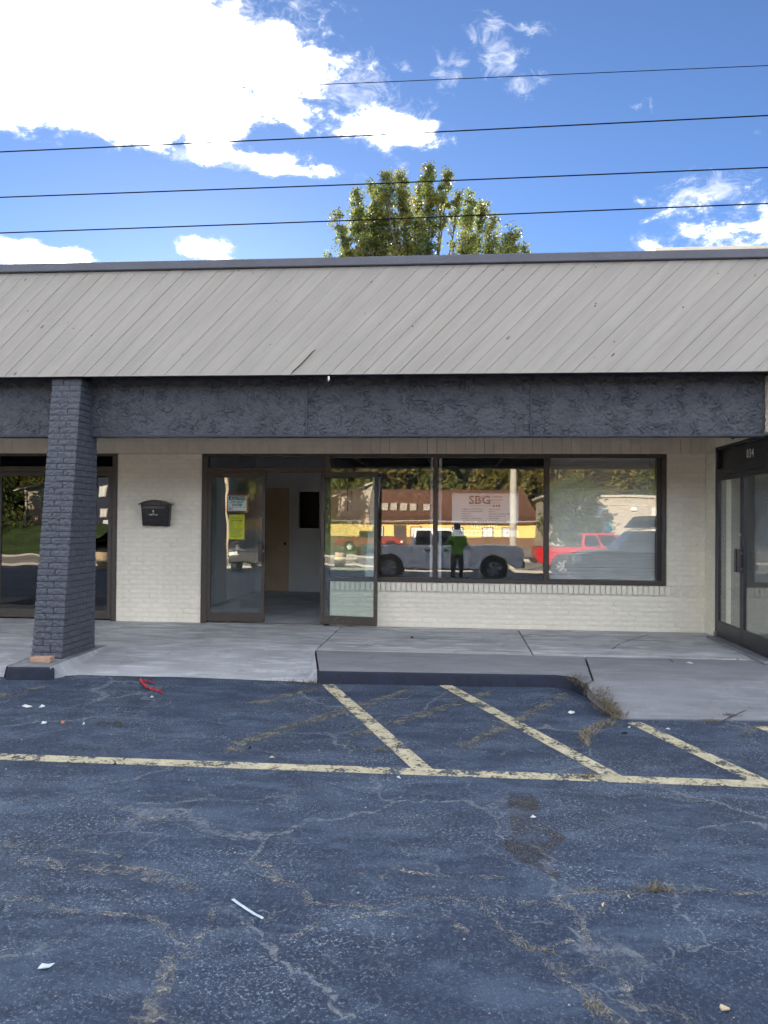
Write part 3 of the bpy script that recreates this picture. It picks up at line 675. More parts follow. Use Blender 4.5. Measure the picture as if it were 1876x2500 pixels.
# ------------------------------------------------------------------ canopy: planked fascia, stucco beam, soffit
can = thing('canopy', 'deep canopy with diagonal grey planks above a slate stucco beam', 'canopy', (0, -2.6, 3))
FB, FT = Vector((0, -2.85, 3.06)), Vector((0, -2.85, 4.213))
SL = (FT - FB).length; sdir = (FT - FB).normalized(); nrm_f = Vector((0, -sdir.z, sdir.y))
LEAN, PW = 1.16, .1825
pd = (Vector((LEAN, 0, 0)) + sdir * SL).normalized(); qd = nrm_f.cross(pd)
def plank_mesh(gap):
    c = [Vector((gap / 2, 0, 0)), Vector((PW - gap / 2, 0, 0)), Vector((PW - gap / 2 + LEAN, 0, 0)) + sdir * SL, Vector((gap / 2 + LEAN, 0, 0)) + sdir * SL]
    F = [Vector((p.dot(pd), p.dot(qd), 0)) for p in c]; t = .016; e = .0015
    ctr = sum(F, Vector()) / 4
    top = [p + (ctr - p).normalized() * e + Vector((0, 0, t)) for p in F]; mid = [p + Vector((0, 0, t - .002)) for p in F]
    mb = MB().add(F + mid + top, [(0, 3, 2, 1), (8, 9, 10, 11)] + [(i, (i + 1) % 4, 4 + (i + 1) % 4, 4 + i) for i in range(4)] + [(4 + i, 4 + (i + 1) % 4, 8 + (i + 1) % 4, 8 + i) for i in range(4)])
    me = bpy.data.meshes.new('plank'); me.from_pydata(mb.v, [], mb.f); me.materials.append(M['plank'])
    me.update(); 
    import bmesh as _b
    bm = _b.new(); bm.from_mesh(me); _b.ops.recalc_face_normals(bm, faces=bm.faces); bm.to_mesh(me); bm.free(); return me
PM = [plank_mesh(g) for g in (.003, .004, .005, .0075)]
rr = random.Random(21)
for k in range(-50, 36):
    u = k * PW + (-4.4525 + 25 * .1825)
    o3 = Matrix(((pd.x, qd.x, nrm_f.x, u), (pd.y, qd.y, nrm_f.y, FB.y), (pd.z, qd.z, nrm_f.z, FB.z), (0, 0, 0, 1)))
    inst('plank', PM[rr.choices((0, 1, 2, 3), (5, 4, 3, 2))[0]], o3 @ Matrix.Translation((0, 0, -.016 + rr.uniform(-.0015, .002))), can)
def fas(x, y, off=.004):            # photo point to the face of the fascia
    d = ray(x, y); n = nrm_f; t = (FB - CAM).dot(n) / d.dot(n); return CAM + d * t + n * off
mb = MB(); 
mb.hexa([(-12, FB.y + .035, FB.z + .01), (12, FB.y + .035, FB.z + .01), (12, FB.y + .12, FB.z + .01), (-12, FB.y + .12, FB.z + .01), (-12, FT.y + .035, FT.z), (12, FT.y + .035, FT.z), (12, FT.y + .12, FT.z), (-12, FT.y + .12, FT.z)])
mb.build('fascia_backing', M['drydark'], can)
MB().box(-12, 12, -2.893, -2.64, 4.216, 4.308).build('metal_cap', M['cap'], can, bevel=.008)
MB().box(-12, 12, -2.75, -2.65, 3.7, 4.214).build('parapet', M['roofing'], can)
MB().box(-26, 12, -2.80, -2.30, 3.14, 3.165).build('soffit', M['trim'], can)
MB().box(-26, 26, -2.325, .0, 2.93, 2.96).build('soffit', M['soffit'], can)
# long split in the planks above the stucco joint, and a hanging drip of paint
sp = [fas(x, y) for x, y in ((708, 918), (718, 905), (735, 890), (752, 872), (763, 860), (771, 853))]
MB().tube(sp, [.003, .006, .008, .007, .006, .002], 5).build('wood_split', M['drydark'], can)
q = fas(803, 919, .0); MB().tube([q, q + Vector((.002, 0, -.03)), q + Vector((-.006, 0, -.05))], [.01, .012, .003], 6).build('paint_drip', M['drip'], can)
for (x, y) in [(92, 669), (68, 759), (166, 787), (180, 802), (619, 668), (676, 735), (583, 661), (907, 688), (892, 765), (1455, 652), (1455, 741), (1453, 747), (1500, 834), (1753, 668), (1668, 750), (1452, 873), (1008, 797), (928, 790), (875, 653), (660, 841), (1230, 660)]:
    q = fas(x, y, .0015); MB().disc(q, nrm_f, RND.uniform(.005, .009), .004, 8).build('nail_hole', M['drydark'], can)

def stucco_panel(x0, x1, z0, z1, Y, seed):
    st = .0078; nx = int((x1 - x0) / st); nz = int((z1 - z0) / st); vs, fs = [], []
    N = mnoise.noise
    for j in range(nz + 1):
        for i in range(nx + 1):
            x = x0 + (x1 - x0) * i / nx; z = z0 + (z1 - z0) * j / nz
            p = Vector((x + seed, z, seed * .37))
            wx, wz = N(p * 15) * .035, N(p * 15 + Vector((9, 4, 2))) * .03
            q = Vector((p.x + wx, (p.y + wz) * 1.25, p.z))
            a = N(q * 15); m1 = N(p * 7.0 + Vector((3, 8, 1)))
            a2 = N(q * 26 + Vector((4, 4, 9))); m2 = N(p * 9 + Vector((1, 2, 7)))
            crack = max(0, 1 - abs(a) / .12) * max(0, min(1, .15 + m1 * 2.6)) + .75 * max(0, 1 - abs(a2) / .16) * max(0, min(1, .05 + m2 * 2.6))
            h = .005 * N(p * 20 + Vector((wx * 40, 0, 3))) + .004 * N(p * 44) - .0105 * min(1, crack)
            if i in (0, nx) or j in (0, nz): h = 0
            vs.append((x, Y - .004 - h, z))
    for j in range(nz):
        for i in range(nx):
            a = j * (nx + 1) + i; fs.append((a, a + 1, a + nx + 2, a + nx + 1))
    b = len(vs); vs += [(x0, Y + .05, z0), (x1, Y + .05, z0), (x1, Y + .05, z1), (x0, Y + .05, z1)]; n1 = nx + 1; t = nz * n1
    fs += [tuple([b, b + 1] + list(range(nx, -1, -1))), tuple([b + 3] + [t + i for i in range(n1)] + [b + 2]), tuple([b] + [j * n1 for j in range(nz + 1)] + [b + 3]), tuple([b + 1, b + 2] + [j * n1 + nx for j in range(nz, -1, -1)]), (b, b + 3, b + 2, b + 1)]
    return MB().add(vs, fs).build('stucco_panel', M['stucco'], can)
BZ0, BZ1 = 2.447, 3.135
for k, (a, b) in enumerate([(-6.95, CX0 - .03), (CX1 + .008, -1.655), (-1.648, .818), (.825, 3.265)]): stucco_panel(a, b, BZ0, BZ1, -2.5, 3.1 * k + 1)
MB().box(-26, 3.27, -2.44, -2.33, BZ0 + .003, BZ1).build('beam', M['trim'], can)
MB().box(-26, -6.96, -2.5, -2.44, BZ0 + .003, BZ1).build('beam_face', M['stucco'], can)
for x in (CX1 + .004, -1.652, .8215): MB().box(x - .009, x + .009, -2.518, -2.49, BZ0 + .004, BZ1 - .004).build('batten', M['trim'], can, bevel=.003)
MB().box(-26, 3.275, -2.512, -2.325, BZ0 - .014, BZ0 - .001).build('beam_edge', M['trim'], can)
wh = thing('wing_header', 'pale header at the right end of the slate beam', 'wall', (3.6, -2.4, 2.45))
MB().box(3.284, 3.9, -2.62, -2.3, 2.47, 3.07).build('block', M['siding'], wh)
rf2 = thing('roof_edge', 'thin metal roof edge showing above the cap at the upper right', 'roof edge', (4.5, -1.5, 4.7))
MB().box(2.36, 9, -1.55, -1.3, 4.735, 4.79).build('lip', M['soffit'], rf2); MB().box(2.40, 9, -1.5, -1.35, 3.9, 4.735).build('upstand', M['cap'], rf2)

# ------------------------------------------------------------------ frieze boards over the windows
fr = thing('frieze', 'strip of beige vertical boards between the shop windows and the slate beam', 'cladding', (-1, 0, 2.45))
x = -8.0; rr = random.Random(5)
SB = []
for gap in (.0015, .004, .006):
    me = bpy.data.meshes.new('board'); mb = MB().box(gap / 2, .1335 - gap / 2, -.02, 0, 0, .30); me.from_pydata(mb.v, [], mb.f); me.materials.append(M['siding']); SB.append(me)
while x < 3.42:
    if x < CX0 - 3 or True: inst('board', SB[rr.choices((0, 1, 2), (4 if x < -1.5 else 1, 2, 3))[0]], Matrix.Translation((x, -.004 - rr.uniform(0, .002), 2.452)), fr)
    x += .1335
MB().box(-8, 3.42, -.002, .0, 2.45, 2.76).build('backing', M['joint'], fr)
fw = thing('frieze', 'beige boarded band above the doors numbered 834', 'cladding', (3.5, -1.2, 2.5))
for k in range(16):
    y = -.0 - k * .1335; inst('board', SB[1], Matrix.Translation((3.438, y - .03, 2.50)) @ Matrix.Rotation(-pi / 2, 4, 'Z'), fw)
lt = thing('light_fitting', 'small black light fitting under the canopy near the corner', 'light', (3.1, -1.2, 2.5))
p0 = on_y(1780, 1064, -1.4)
MB().disc((p0.x, p0.y, p0.z + .03), (0.6, .2, -.25), .045, .16, 12).build('can', M['black'], lt); MB().tube([(p0.x, p0.y, p0.z + .05), (p0.x, p0.y, 2.93)], .012).build('stem', M['black'], lt)

# ================================================================== STOREFRONTS
def pane(name, x0, x1, z0, z1, Y, mt, parent, tilt=TILT, th=.006):
    w, h = (x1 - x0) / 2, (z1 - z0) / 2
    o = MB().box(-w, w, -th / 2, th / 2, -h, h).build(name, mt)
    o.location = ((x0 + x1) / 2, Y, (z0 + z1) / 2); o.rotation_euler = (-tilt, 0, 0)
    if parent is not None: adopt(o, parent)
    return o
def bars(mb, segs):
    for s in segs: mb.box(*s)
    return mb
def text(body, x, z, h, Y, mt, parent, align='LEFT', sx=1.0, bold=0.0, name='lettering', depth=.0006):
    cu = bpy.data.curves.new('t', 'FONT'); cu.body = body; cu.size = 1.0; cu.align_x = align; cu.offset = bold; cu.resolution_u = 2
    ob = bpy.data.objects.new('t', cu); C.objects.link(ob)
    dg = bpy.context.evaluated_depsgraph_get(); me = bpy.data.meshes.new_from_object(ob.evaluated_get(dg))
    bpy.data.objects.remove(ob); bpy.data.curves.remove(cu)
    s = h / .73; me.materials.clear(); me.materials.append(mt); me.name = name
    for v in me.vertices: v.co = Vector((v.co.x * s * sx, 0, v.co.y * s))
    o = bpy.data.objects.new(name, me); C.objects.link(o); o.location = (x, Y - depth, z)
    if parent is not None: adopt(o, parent)
    return o

# ---- display window
dw = thing('display_window', 'wide three pane shop window in a bronze frame', 'window', (.55, .03, .64))
mb = MB(); Wx0, Wx1, Wz0, Wz1 = -1.775, 2.902, .636, 2.447
bars(mb, [(-1.775, 2.902, -.02, .09, Wz0, Wz0 + .062), (-1.775, 2.902, -.02, .09, Wz1 - .05, Wz1), (-1.848, -1.775, -.022, .092, 0, Wz1), (2.84, 2.902, -.018, .088, Wz0 + .062, Wz1 - .05)])
mb.build('frame', M['bronze'], dw, bevel=.004)
for a, b in ((-.302, -.238), (1.243, 1.313)): MB().box(a, b, -.016, .086, Wz0 + .062, Wz1 - .05).build('mullion', M['bronze'], dw, bevel=.004)
MB().box(2.78, 2.84, .02, .3, Wz0 + .06, Wz1 - .05).build('jamb_lining', M['black'], dw)
for a, b in ((-1.775, -.302), (-.238, 1.243), (1.313, 2.84)): pane('pane', a - .004, b + .004, Wz0 + .055, Wz1 - .045, .035, M['glass'], dw)
# pale casing boards inside either side of the first mullion
cs = thing('window_casing', 'pair of pale upright casing strips inside the glass beside the first mullion', 'casing', (-.27, .14, .7))
for a, b in ((-.345, -.312), (-.226, -.185)): MB().box(a, b, .11, .14, .70, 2.42).build('casing_strip', M['white'], cs)
lb = thing('leaning_channel', 'pale metal channel leaning inside the glass behind the open door', 'channel', (-1.3, .4, 0))
A, B = on_y(893, 1409, .45), on_y(921, 1165, .30)
for dx, w, mt in ((-.055, .012, 'white'), (0, .09, 'inwall'), (.055, .012, 'white')):
    MB().hexa([(A.x + dx - w / 2, .44, A.z - .7), (A.x + dx + w / 2, .44, A.z - .7), (A.x + dx + w / 2, .46, A.z - .7), (A.x + dx - w / 2, .46, A.z - .7), (B.x + dx - w / 2, .29, B.z), (B.x + dx + w / 2, .29, B.z), (B.x + dx + w / 2, .31, B.z), (B.x + dx - w / 2, .31, B.z)]).build('rail' if mt == 'white' else 'web', M[mt], lb)

# ---- blind
bl = thing('window_blind', 'white slatted blind hanging in the right pane of the display window', 'blind', (2.06, .13, 2.42))
bx0, bx1 = 1.335, 2.800
MB().box(bx0, bx1, .10, .14, 2.385, 2.42).build('headrail', M['blind'], bl, bevel=.003)
MB().box(bx0, bx1, .11, .14, .705, .722).build('bottom_rail', M['blind'], bl, bevel=.003)
sm = bpy.data.meshes.new('slat'); n = 5; vs = []
for e in (0, 1):
    for k in range(n):
        t = k / (n - 1) - .5; vs.append(((bx1 - bx0) * (e - .5), t * .025, .003 * (1 - 4 * t * t)))
        vs.append(((bx1 - bx0) * (e - .5), t * .025, .003 * (1 - 4 * t * t) - .0005))
fs = []
for k in range(n - 1): fs += [(2 * k, 2 * k + 2, 2 * n + 2 * k + 2, 2 * n + 2 * k), (2 * k + 1, 2 * n + 2 * k + 1, 2 * n + 2 * k + 3, 2 * k + 3)]
fs += [(0, 2 * n, 2 * n + 1, 1), (2 * n - 2, 2 * n - 1, 4 * n - 1, 4 * n - 2)]
sm.from_pydata(vs, [], fs); sm.materials.append(M['blind'])
NS = 80
for k in range(NS):
    z = .735 + (2.372 - .735) * k / (NS - 1); t = k / NS
    tilt = R(50 + 8 * mnoise.noise((z * 1.7, 0, 3)) + (8 if .22 < t < .75 else -8)) ; rr2 = .0025 * mnoise.noise((k * .9, 5, 1))
    inst('slat', sm, Matrix.Translation(((bx0 + bx1) / 2, .125, z + rr2)) @ Matrix.Rotation(rr2 * .25, 4, 'Y') @ Matrix.Rotation(tilt, 4, 'X'), bl)
for x in (1.50, 1.80, 2.10, 2.40, 2.67): MB().tube([(x, .108, .71), (x, .108, 2.40)], .0012, 4).build('ladder_cord', M['blind'], bl)
MB().tube([(2.69, .098, 1.35), (2.69, .098, 2.38)], .004, 6).build('tilt_wand', M['blind'], bl)

# ---- banner
bn = thing('banner', 'white contractor banner with navy band hung inside the middle pane', 'banner', (.43, .07, 1.29))
BX0, BX1, BZ_0, BZ_1, BY = -.039, .897, 1.293, 1.900, .075
def bp(px, py): return BX0 + (px - 180) / 1215 * (BX1 - BX0), BZ_1 - (py - 180) / 805 * (BZ_1 - BZ_0)
mb = MB(); nx, nz = 24, 10
def wav(x, z): return BY + .004 * sin(x * 7 + z * 3) + .003 * sin(z * 13 + x * 4)
vs = []; fs = []
for j in range(nz + 1):
    for i in range(nx + 1):
        vs.append((BX0 + (BX1 - BX0) * i / nx, BY, BZ_0 + (BZ_1 - BZ_0) * j / nz))
k = len(vs); vs += [(a, b + .0012, c) for a, b, c in vs]
for j in range(nz):
    for i in range(nx):
        a = j * (nx + 1) + i; fs += [(a, a + 1, a + nx + 2, a + nx + 1), (k + a, k + a + nx + 1, k + a + nx + 2, k + a + 1)]
mb.add(vs, fs).build('sheet', M['white'], bn)
x0, z1 = bp(180, 735); x1, z0 = bp(1395, 868); MB().box(x0, x1, BY - .001, BY - .0004, z0, z1).build('band', M['navy'], bn)
def bt(body, px, py0, py1, mt, align='LEFT', sx=1.0, bold=0.0, dy=.0015):
    x, zb = bp(px, py1); _, zt = bp(px, py0); return text(body, x, zb, zt - zb, BY - dy, M[mt], bn, align, sx, bold)
bt('SBG', 485, 222, 376, 'navy', 'LEFT', 1.12, .03)
for py in (262, 298, 335):          # the white lines that cut the logo letters
    x0, zz = bp(483, py); x1, _ = bp(872, py); MB().box(x0, x1, BY - .0032, BY - .0024, zz - .002, zz + .002).build('logo_line', M['white'], bn)
for b, y in (('SUPERIOR', 228), ('BUILDING', 283), ('GROUP', 335)): bt(b, 898, y, y + 34, 'greyprint', 'LEFT', 1.0)
for a in (932, 979, 1026):
    x0, z1 = bp(a, 393); x1, z0 = bp(a + 33, 437); MB().box(x0, x1, BY - .0012, BY - .0004, z0, z1).build('red_square', M['redprint'], bn)
x0, z1 = bp(480, 410); x1, z0 = bp(925, 414); MB().box(x0, x1, BY - .0012, BY - .0004, z0, z1).build('rule', M['greyprint'], bn)
for k, (a, b) in enumerate((('COMMERCIAL CONSTRUCTION', 'HEALTH & BEAUTY'), ('CONSTRUCTION MANAGEMENT', 'MEDICAL'), ('DESIGN BUILD', 'RESTAURANT CONSTRUCTION'), ('FITNESS FACILITY', 'RETAIL CONSTRUCTION'), ('GROUND-UP CONSTRUCTION', 'TENANT FINISH'))):
    y = 466 + k * 43.5
    for px, s in ((345, a), (842, b)): bt('\u2022 ' + s, px, y, y + 24, 'greyprint', 'LEFT', .82, .006)
bt('NATIONAL GENERAL CONTRACTOR', 778, 692, 728, 'navy', 'CENTER', .97, .012)
bt('314.241.8383', 770, 770, 838, 'white', 'CENTER', .98, .01)
bt('WWW.SUPERIOR-BG.COM', 762, 892, 950, 'navy', 'CENTER', .98, .012)
for px, py in ((212, 212), (1368, 215), (210, 945), (1368, 950)):
    x, z = bp(px, py); MB().disc((x, BY - .002, z), (0, 1, 0), .007, .003, 12).build('grommet', M['handle'], bn)

# ---- entrance: frame, transom, closed leaf on the left, leaf swung out against the window
en = thing('shop_entrance', 'bronze framed double glass doorway with its right leaf swung open', 'doorway', (-2.7, .03, 0))
mb = bars(MB(), [(-3.648, -3.56, -.022, .092, 0, 2.447), (-3.56, -1.85, -.02, .09, 2.415, 2.447), (-3.56, -1.85, -.02, .09, 2.185, 2.25)])
mb.build('frame', M['bronze'], en, bevel=.004)
MB().box(-3.56, -1.85, .0, .12, -.01, .008).build('threshold', M['steel'], en)
pane('transom_pane', -3.564, -1.846, 2.246, 2.419, .035, M['glass'], en)
def leaf(x0, x1, name, lab=None):
    """door leaf between x0 and x1, on Y = 0"""
    z0, z1 = .035, 2.182
    d = bars(MB(), [(x0, x0 + .05, -.022, .022, z0, z1), (x1 - .05, x1, -.022, .022, z0, z1), (x0 + .05, x1 - .05, -.0215, .0215, z1 - .075, z1), (x0 + .05, x1 - .05, -.0215, .0215, z0, z0 + .12)]).build(name, M['bronze'], None, bevel=.003)
    pane('pane', x0 + .046, x1 - .046, z0 + .115, z1 - .07, .0, M['doorglass'], d, TILT)
    return d
dl = leaf(-3.556, -2.709, 'door'); 
hb = MB().box(-2.795, -2.735, -.075, -.055, .90, 1.175).box(-2.79, -2.775, -.055, -.022, .93, .96).box(-2.79, -2.775, -.055, -.022, 1.11, 1.14).build('pull_handle', M['handle'], dl, bevel=.003)
MB().disc((-2.735, -.026, 1.05), (0, 1, 0), .016, .01, 14).build('lock', M['steel'], dl)
rr = random.Random(12); mb = MB()
for k in range(70):
    x = -3.5 + abs(rr.gauss(0, .26)); z = rr.uniform(.16, 1.02) if k > 6 else rr.uniform(.9, 1.35)
    if x > -2.80: continue
    w = rr.uniform(.0025, .006); h = w * rr.choice((1, 1, 2.5, 5, 9)); y = -.0055
    mb.add([(x - w / 2, y, z), (x, y, z - h / 2), (x + w / 2, y, z), (x, y, z + h / 2), (x, y - .001, z)], [(0, 1, 4), (1, 2, 4), (2, 3, 4), (3, 0, 4), (3, 2, 1, 0)])
sp = mb.build('paint_flecks', M['drip'], dl); sp['kind'] = 'stuff'
adopt(dl, en) if False else None
dl.parent = en; dl.matrix_parent_inverse = world_of(en).inverted(); dl['label'] = 'closed left door leaf with notices and white paint flecks'
do = leaf(.02, .862, 'door'); 
MB().box(.80, .85, .022, .035, 1.02, 1.26).build('lock_plate', M['steel'], do, bevel=.002)
for z in (1.235, 1.06): MB().disc((.837, -.025, z), (0, 1, 0), .014, .012, 12).build('lock', M['black'], do)
MB().box(.70, .93, .024, .06, 2.115, 2.165).build('door_closer', M['black'], do, bevel=.004)
MB().tube([(.42, -.024, 1.63), (.42, -.026, 2.10)], .006, 6).build('panic_rod', M['black'], do)
mb = MB(); rr = random.Random(4)
for k in range(46):
    x = rr.choice((rr.uniform(.022, .068), rr.uniform(.03, .85), rr.uniform(.815, .86))); z = rr.uniform(.04, .15) if .07 < x < .81 else rr.uniform(.05, 1.4)
    w = rr.uniform(.002, .005); h = w * rr.choice((1, 1, 2, 4)); y = -.0226
    mb.add([(x - w / 2, y, z), (x, y, z - h / 2), (x + w / 2, y, z), (x, y, z + h / 2), (x, y - .001, z)], [(0, 1, 4), (1, 2, 4), (2, 3, 4), (3, 0, 4), (3, 2, 1, 0)])
f2 = mb.build('paint_flecks', M['drip'], do); f2['kind'] = 'stuff'
do.location = (-1.905, -.062, 0); do.rotation_euler = (0, 0, -R(12.0)); do['label'] = 'open right door leaf swung back in front of the window'
adopt(do, en)
# notices behind the closed leaf
sg = thing('caution_sign', 'white caution do not enter sign with red border on the closed glass door', 'sign', (-3.12, .012, 1.61))
SX0, SX1, SZ0, SZ1 = -3.287, -2.972, 1.609, 1.858
MB().box(SX0, SX1, .010, .013, SZ0, SZ1).build('border', M['redprint'], sg); MB().box(SX0 + .02, SX1 - .02, .0085, .010, SZ0 + .016, SZ1 - .016).build('sheet', M['white'], sg)
MB().box(SX0 + .035, SX1 - .035, .0078, .0085, SZ1 - .073, SZ1 - .024).build('heading_bar', M['blackprint'], sg)
def st_(b, z, h, mt, x=None, al='CENTER', sx=1.0): return text(b, (SX0 + SX1) / 2 if x is None else x, z, h, .0078, M[mt], sg, al, sx, .01)
st_('CAUTION', SZ1 - .067, .036, 'white', (SX0 + SX1) / 2 + .02); st_('DO NOT', SZ1 - .118, .036, 'blackprint'); st_('ENTER', SZ1 - .165, .036, 'blackprint')
for k in range(5): MB().box(SX0 + .04 + k * .05, SX0 + .065 + k * .05, .0078, .0085, SZ1 - .184, SZ1 - .178).build('rule', M['blackprint'], sg)
st_('SBG', SZ0 + .03, .026, 'navy', SX0 + .03, 'LEFT'); MB().add([(SX0 + .05, .0076, SZ1 - .062), (SX0 + .083, .0076, SZ1 - .062), (SX0 + .0665, .0076, SZ1 - .034)], [(0, 1, 2)]).build('warning_mark', M['white'], sg)
pm = thing('permit_notice', 'yellow printed permit notice taped under the caution sign', 'notice', (-3.13, .012, 1.21))
a = on_y(560, 1256, .01); b = on_y(597, 1317, .01)
MB().box(a.x, b.x, .009, .0105, b.z, a.z).build('sheet', M['yellowpaper'], pm)
cx = (a.x + b.x) / 2; H_ = a.z - b.z
for k, (s, h) in enumerate((('Building Department', .011), ('CITY CONSTRUCTION', .013), ('BUILDING PERMIT', .016))):
    text(s, cx, a.z - H_ * (.09 + .065 * k) - h, h, .0088, M['blackprint'], pm, 'CENTER', .95, .02)
rr = random.Random(8)
for k in range(15):
    z = a.z - H_ * (.30 + .042 * k)
    for x0_, x1_ in (((a.x + .02, a.x + .02 + rr.uniform(.03, .07)), (cx + .01, cx + .01 + rr.uniform(.02, .07))) if k < 6 else ((a.x + .02 + rr.uniform(0, .02), b.x - .02 - rr.uniform(0, .03)),)):
        MB().box(x0_, x1_, .0084, .009, z - .003, z).build('text_line', M['greyprint'], pm)

# ---- tinted doors of the shop on the left
td = thing('tinted_doors', 'dark tinted double doors in a bronze frame behind the brick column', 'doorway', (-5.88, .03, 0))
mb = bars(MB(), [(-6.86, -6.745, -.02, .09, 0, 2.447), (-4.99, -4.918, -.02, .09, 0, 2.447), (-6.745, -4.99, -.018, .088, 2.415, 2.447), (-6.745, -4.99, -.018, .088, 2.18, 2.26)]); mb.build('frame', M['bronze'], td, bevel=.004)
MB().box(-6.745, -4.99, .0, .11, -.01, .008).build('threshold', M['steel'], td)
pane('transom_pane', -6.75, -4.985, 2.256, 2.419, .035, M['darkglass'], td)
for x0, x1 in ((-6.741, -5.872), (-5.866, -4.995)):
    z0, z1 = .03, 2.176
    d = bars(MB(), [(x0, x0 + .055, -.02, .022, z0, z1), (x1 - .055, x1, -.02, .022, z0, z1), (x0 + .055, x1 - .055, -.0195, .0215, z1 - .06, z1), (x0 + .055, x1 - .055, -.0195, .0215, z0, z0 + .125)]).build('door', M['bronze'], td, bevel=.003)
    pane('pane', x0 + .05, x1 - .05, z0 + .12, z1 - .055, .0, M['darkglass'], d)
    hx = x1 - .03 if x1 < -5.5 else x0 + .03
    MB().box(hx - .025, hx + .025, -.075, -.055, .9, 1.18).box(hx - .006, hx + .006, -.055, -.02, .95, .98).box(hx - .006, hx + .006, -.055, -.02, 1.1, 1.13).build('pull_handle', M['handle'], d, bevel=.003)

# ---- doors numbered 834 in the wing on the right (facing left)
WX = 3.434
wd = thing('wing_doors', 'black framed double glass doors numbered 834 facing left at the right edge', 'doorway', (WX, -1.4, 0))
def wbox(mb, y0, y1, x0, x1, z0, z1): return mb.box(WX + x0, WX + x1, -y1, -y0, z0, z1)
mb = MB(); wbox(mb, .45, .52, -.02, .1, .03, 2.50); wbox(mb, 2.36, 2.44, -.02, .1, .03, 2.50); wbox(mb, .52, 2.36, -.018, .098, 2.46, 2.50); wbox(mb, .52, 2.36, -.018, .098, 2.13, 2.21)
mb.build('frame', M['black'], wd, bevel=.004)
mb = MB(); wbox(mb, .52, 2.36, .03, .036, 2.206, 2.464); mb.build('transom_panel', M['black'], wd)
for y0, y1 in ((.524, 1.424), (1.432, 2.354)):
    mb = MB(); z0, z1 = .04, 2.126
    for s in ((y0, y0 + .06, -.02, .022, z0, z1), (y1 - .06, y1, -.02, .022, z0, z1), (y0 + .06, y1 - .06, -.0195, .0215, z1 - .07, z1), (y0 + .06, y1 - .06, -.0195, .0215, z0, z0 + .2)): wbox(mb, *s)
    d = mb.build('door', M['black'], wd, bevel=.003)
    mb = MB(); wbox(mb, y0 + .055, y1 - .055, -.003, .003, z0 + .195, z1 - .065); mb.build('pane', M['doorglass'], d)
    hy = y1 - .05 if y0 < 1 else y0 + .05
    mb = MB(); wbox(mb, hy - .03, hy + .03, -.08, -.06, .92, 1.2); wbox(mb, hy - .008, hy + .008, -.06, -.02, .95, .98); wbox(mb, hy - .008, hy + .008, -.06, -.02, 1.13, 1.16); mb.build('pull_handle', M['handle'], d, bevel=.004)
    if y0 < 1:
        mb = MB(); mb.disc((WX - .026, -(y1 - .03), 1.37), (1, 0, 0), .018, .012, 14); mb.build('lock', M['steel'], d)
        mb = MB(); wbox(mb, .47, .53, -.045, -.02, .035, .09); mb.build('pivot', M['steel'], d)
pa, pb = on_x(1817, 1128, WX + .029), on_x(1834, 1096, WX + .029)
for ch, t in (('8', 0), ('3', .36), ('4', .72)):
    o = text(ch, 0, 0, .105, 0, M['white'], None, 'LEFT', .95, .01)
    yy = -1.44 - t * .225
    o.rotation_euler = (0, 0, -pi / 2); o.location = (WX + .0285, yy, 2.285); adopt(o, wd)

# ---- mailbox
mx = thing('mailbox', 'black metal mailbox with curved lid mounted on the cream brick pier', 'mailbox', (-4.305, -.08, 1.39))
X0, X1 = -4.515, -4.095; ZB, ZT = 1.395, 1.70
b = MB().hexa([(X0 + .018, -.10, ZB), (X1 - .018, -.10, ZB), (X1 - .018, -.014, ZB), (X0 + .018, -.014, ZB), (X0, -.125, ZT), (X1, -.125, ZT), (X1, -.014, ZT), (X0, -.014, ZT)]).build('body', M['mailbox'], mx, bevel=.006)
n = 14; ring0, ring1 = [], []
lid = MB(); top = []; bot = []
for k in range(n + 1):
    t = k / n; x = X0 - .03 + (X1 - X0 + .06) * t; z = ZT + .012 + .062 * (1 - (2 * t - 1) ** 2); top.append((x, z)); bot.append((x, z - .012 if 0 < k < n else z - .010))
pl = [(x, 0, z) for x, z in top] + [(x, 0, z) for x, z in bot[::-1]]
lid.prism(pl, (0, -.155, 0), (0, -.012, 0)).build('lid', M['mailbox'], mx)
pl = [(X0 + .002, 0, ZT)] + [(x, 0, z) for x, z in bot if X0 < x < X1][0:] + [(X1 - .002, 0, ZT)]
MB().prism(pl, (0, -.122, 0), (0, -.014, 0)).build('gable', M['mailbox'], mx)
MB().box(X0 + .03, X1 - .065, -.130, -.12, ZT - .055, ZT - .012).build('slot_flap', M['handle'], mx, bevel=.003)
MB().disc((-4.327, -.124, 1.612), (0, 1, 0), .011, .012, 14).build('lock', M['steel'], mx)
text('PH', -4.327, 1.575, .013, -.122, M['white'], mx, 'CENTER', 1.1, .02); text('L Maunrae Bin', -4.327, 1.552, .016, -.1205, M['white'], mx, 'CENTER', 1.0, .02)

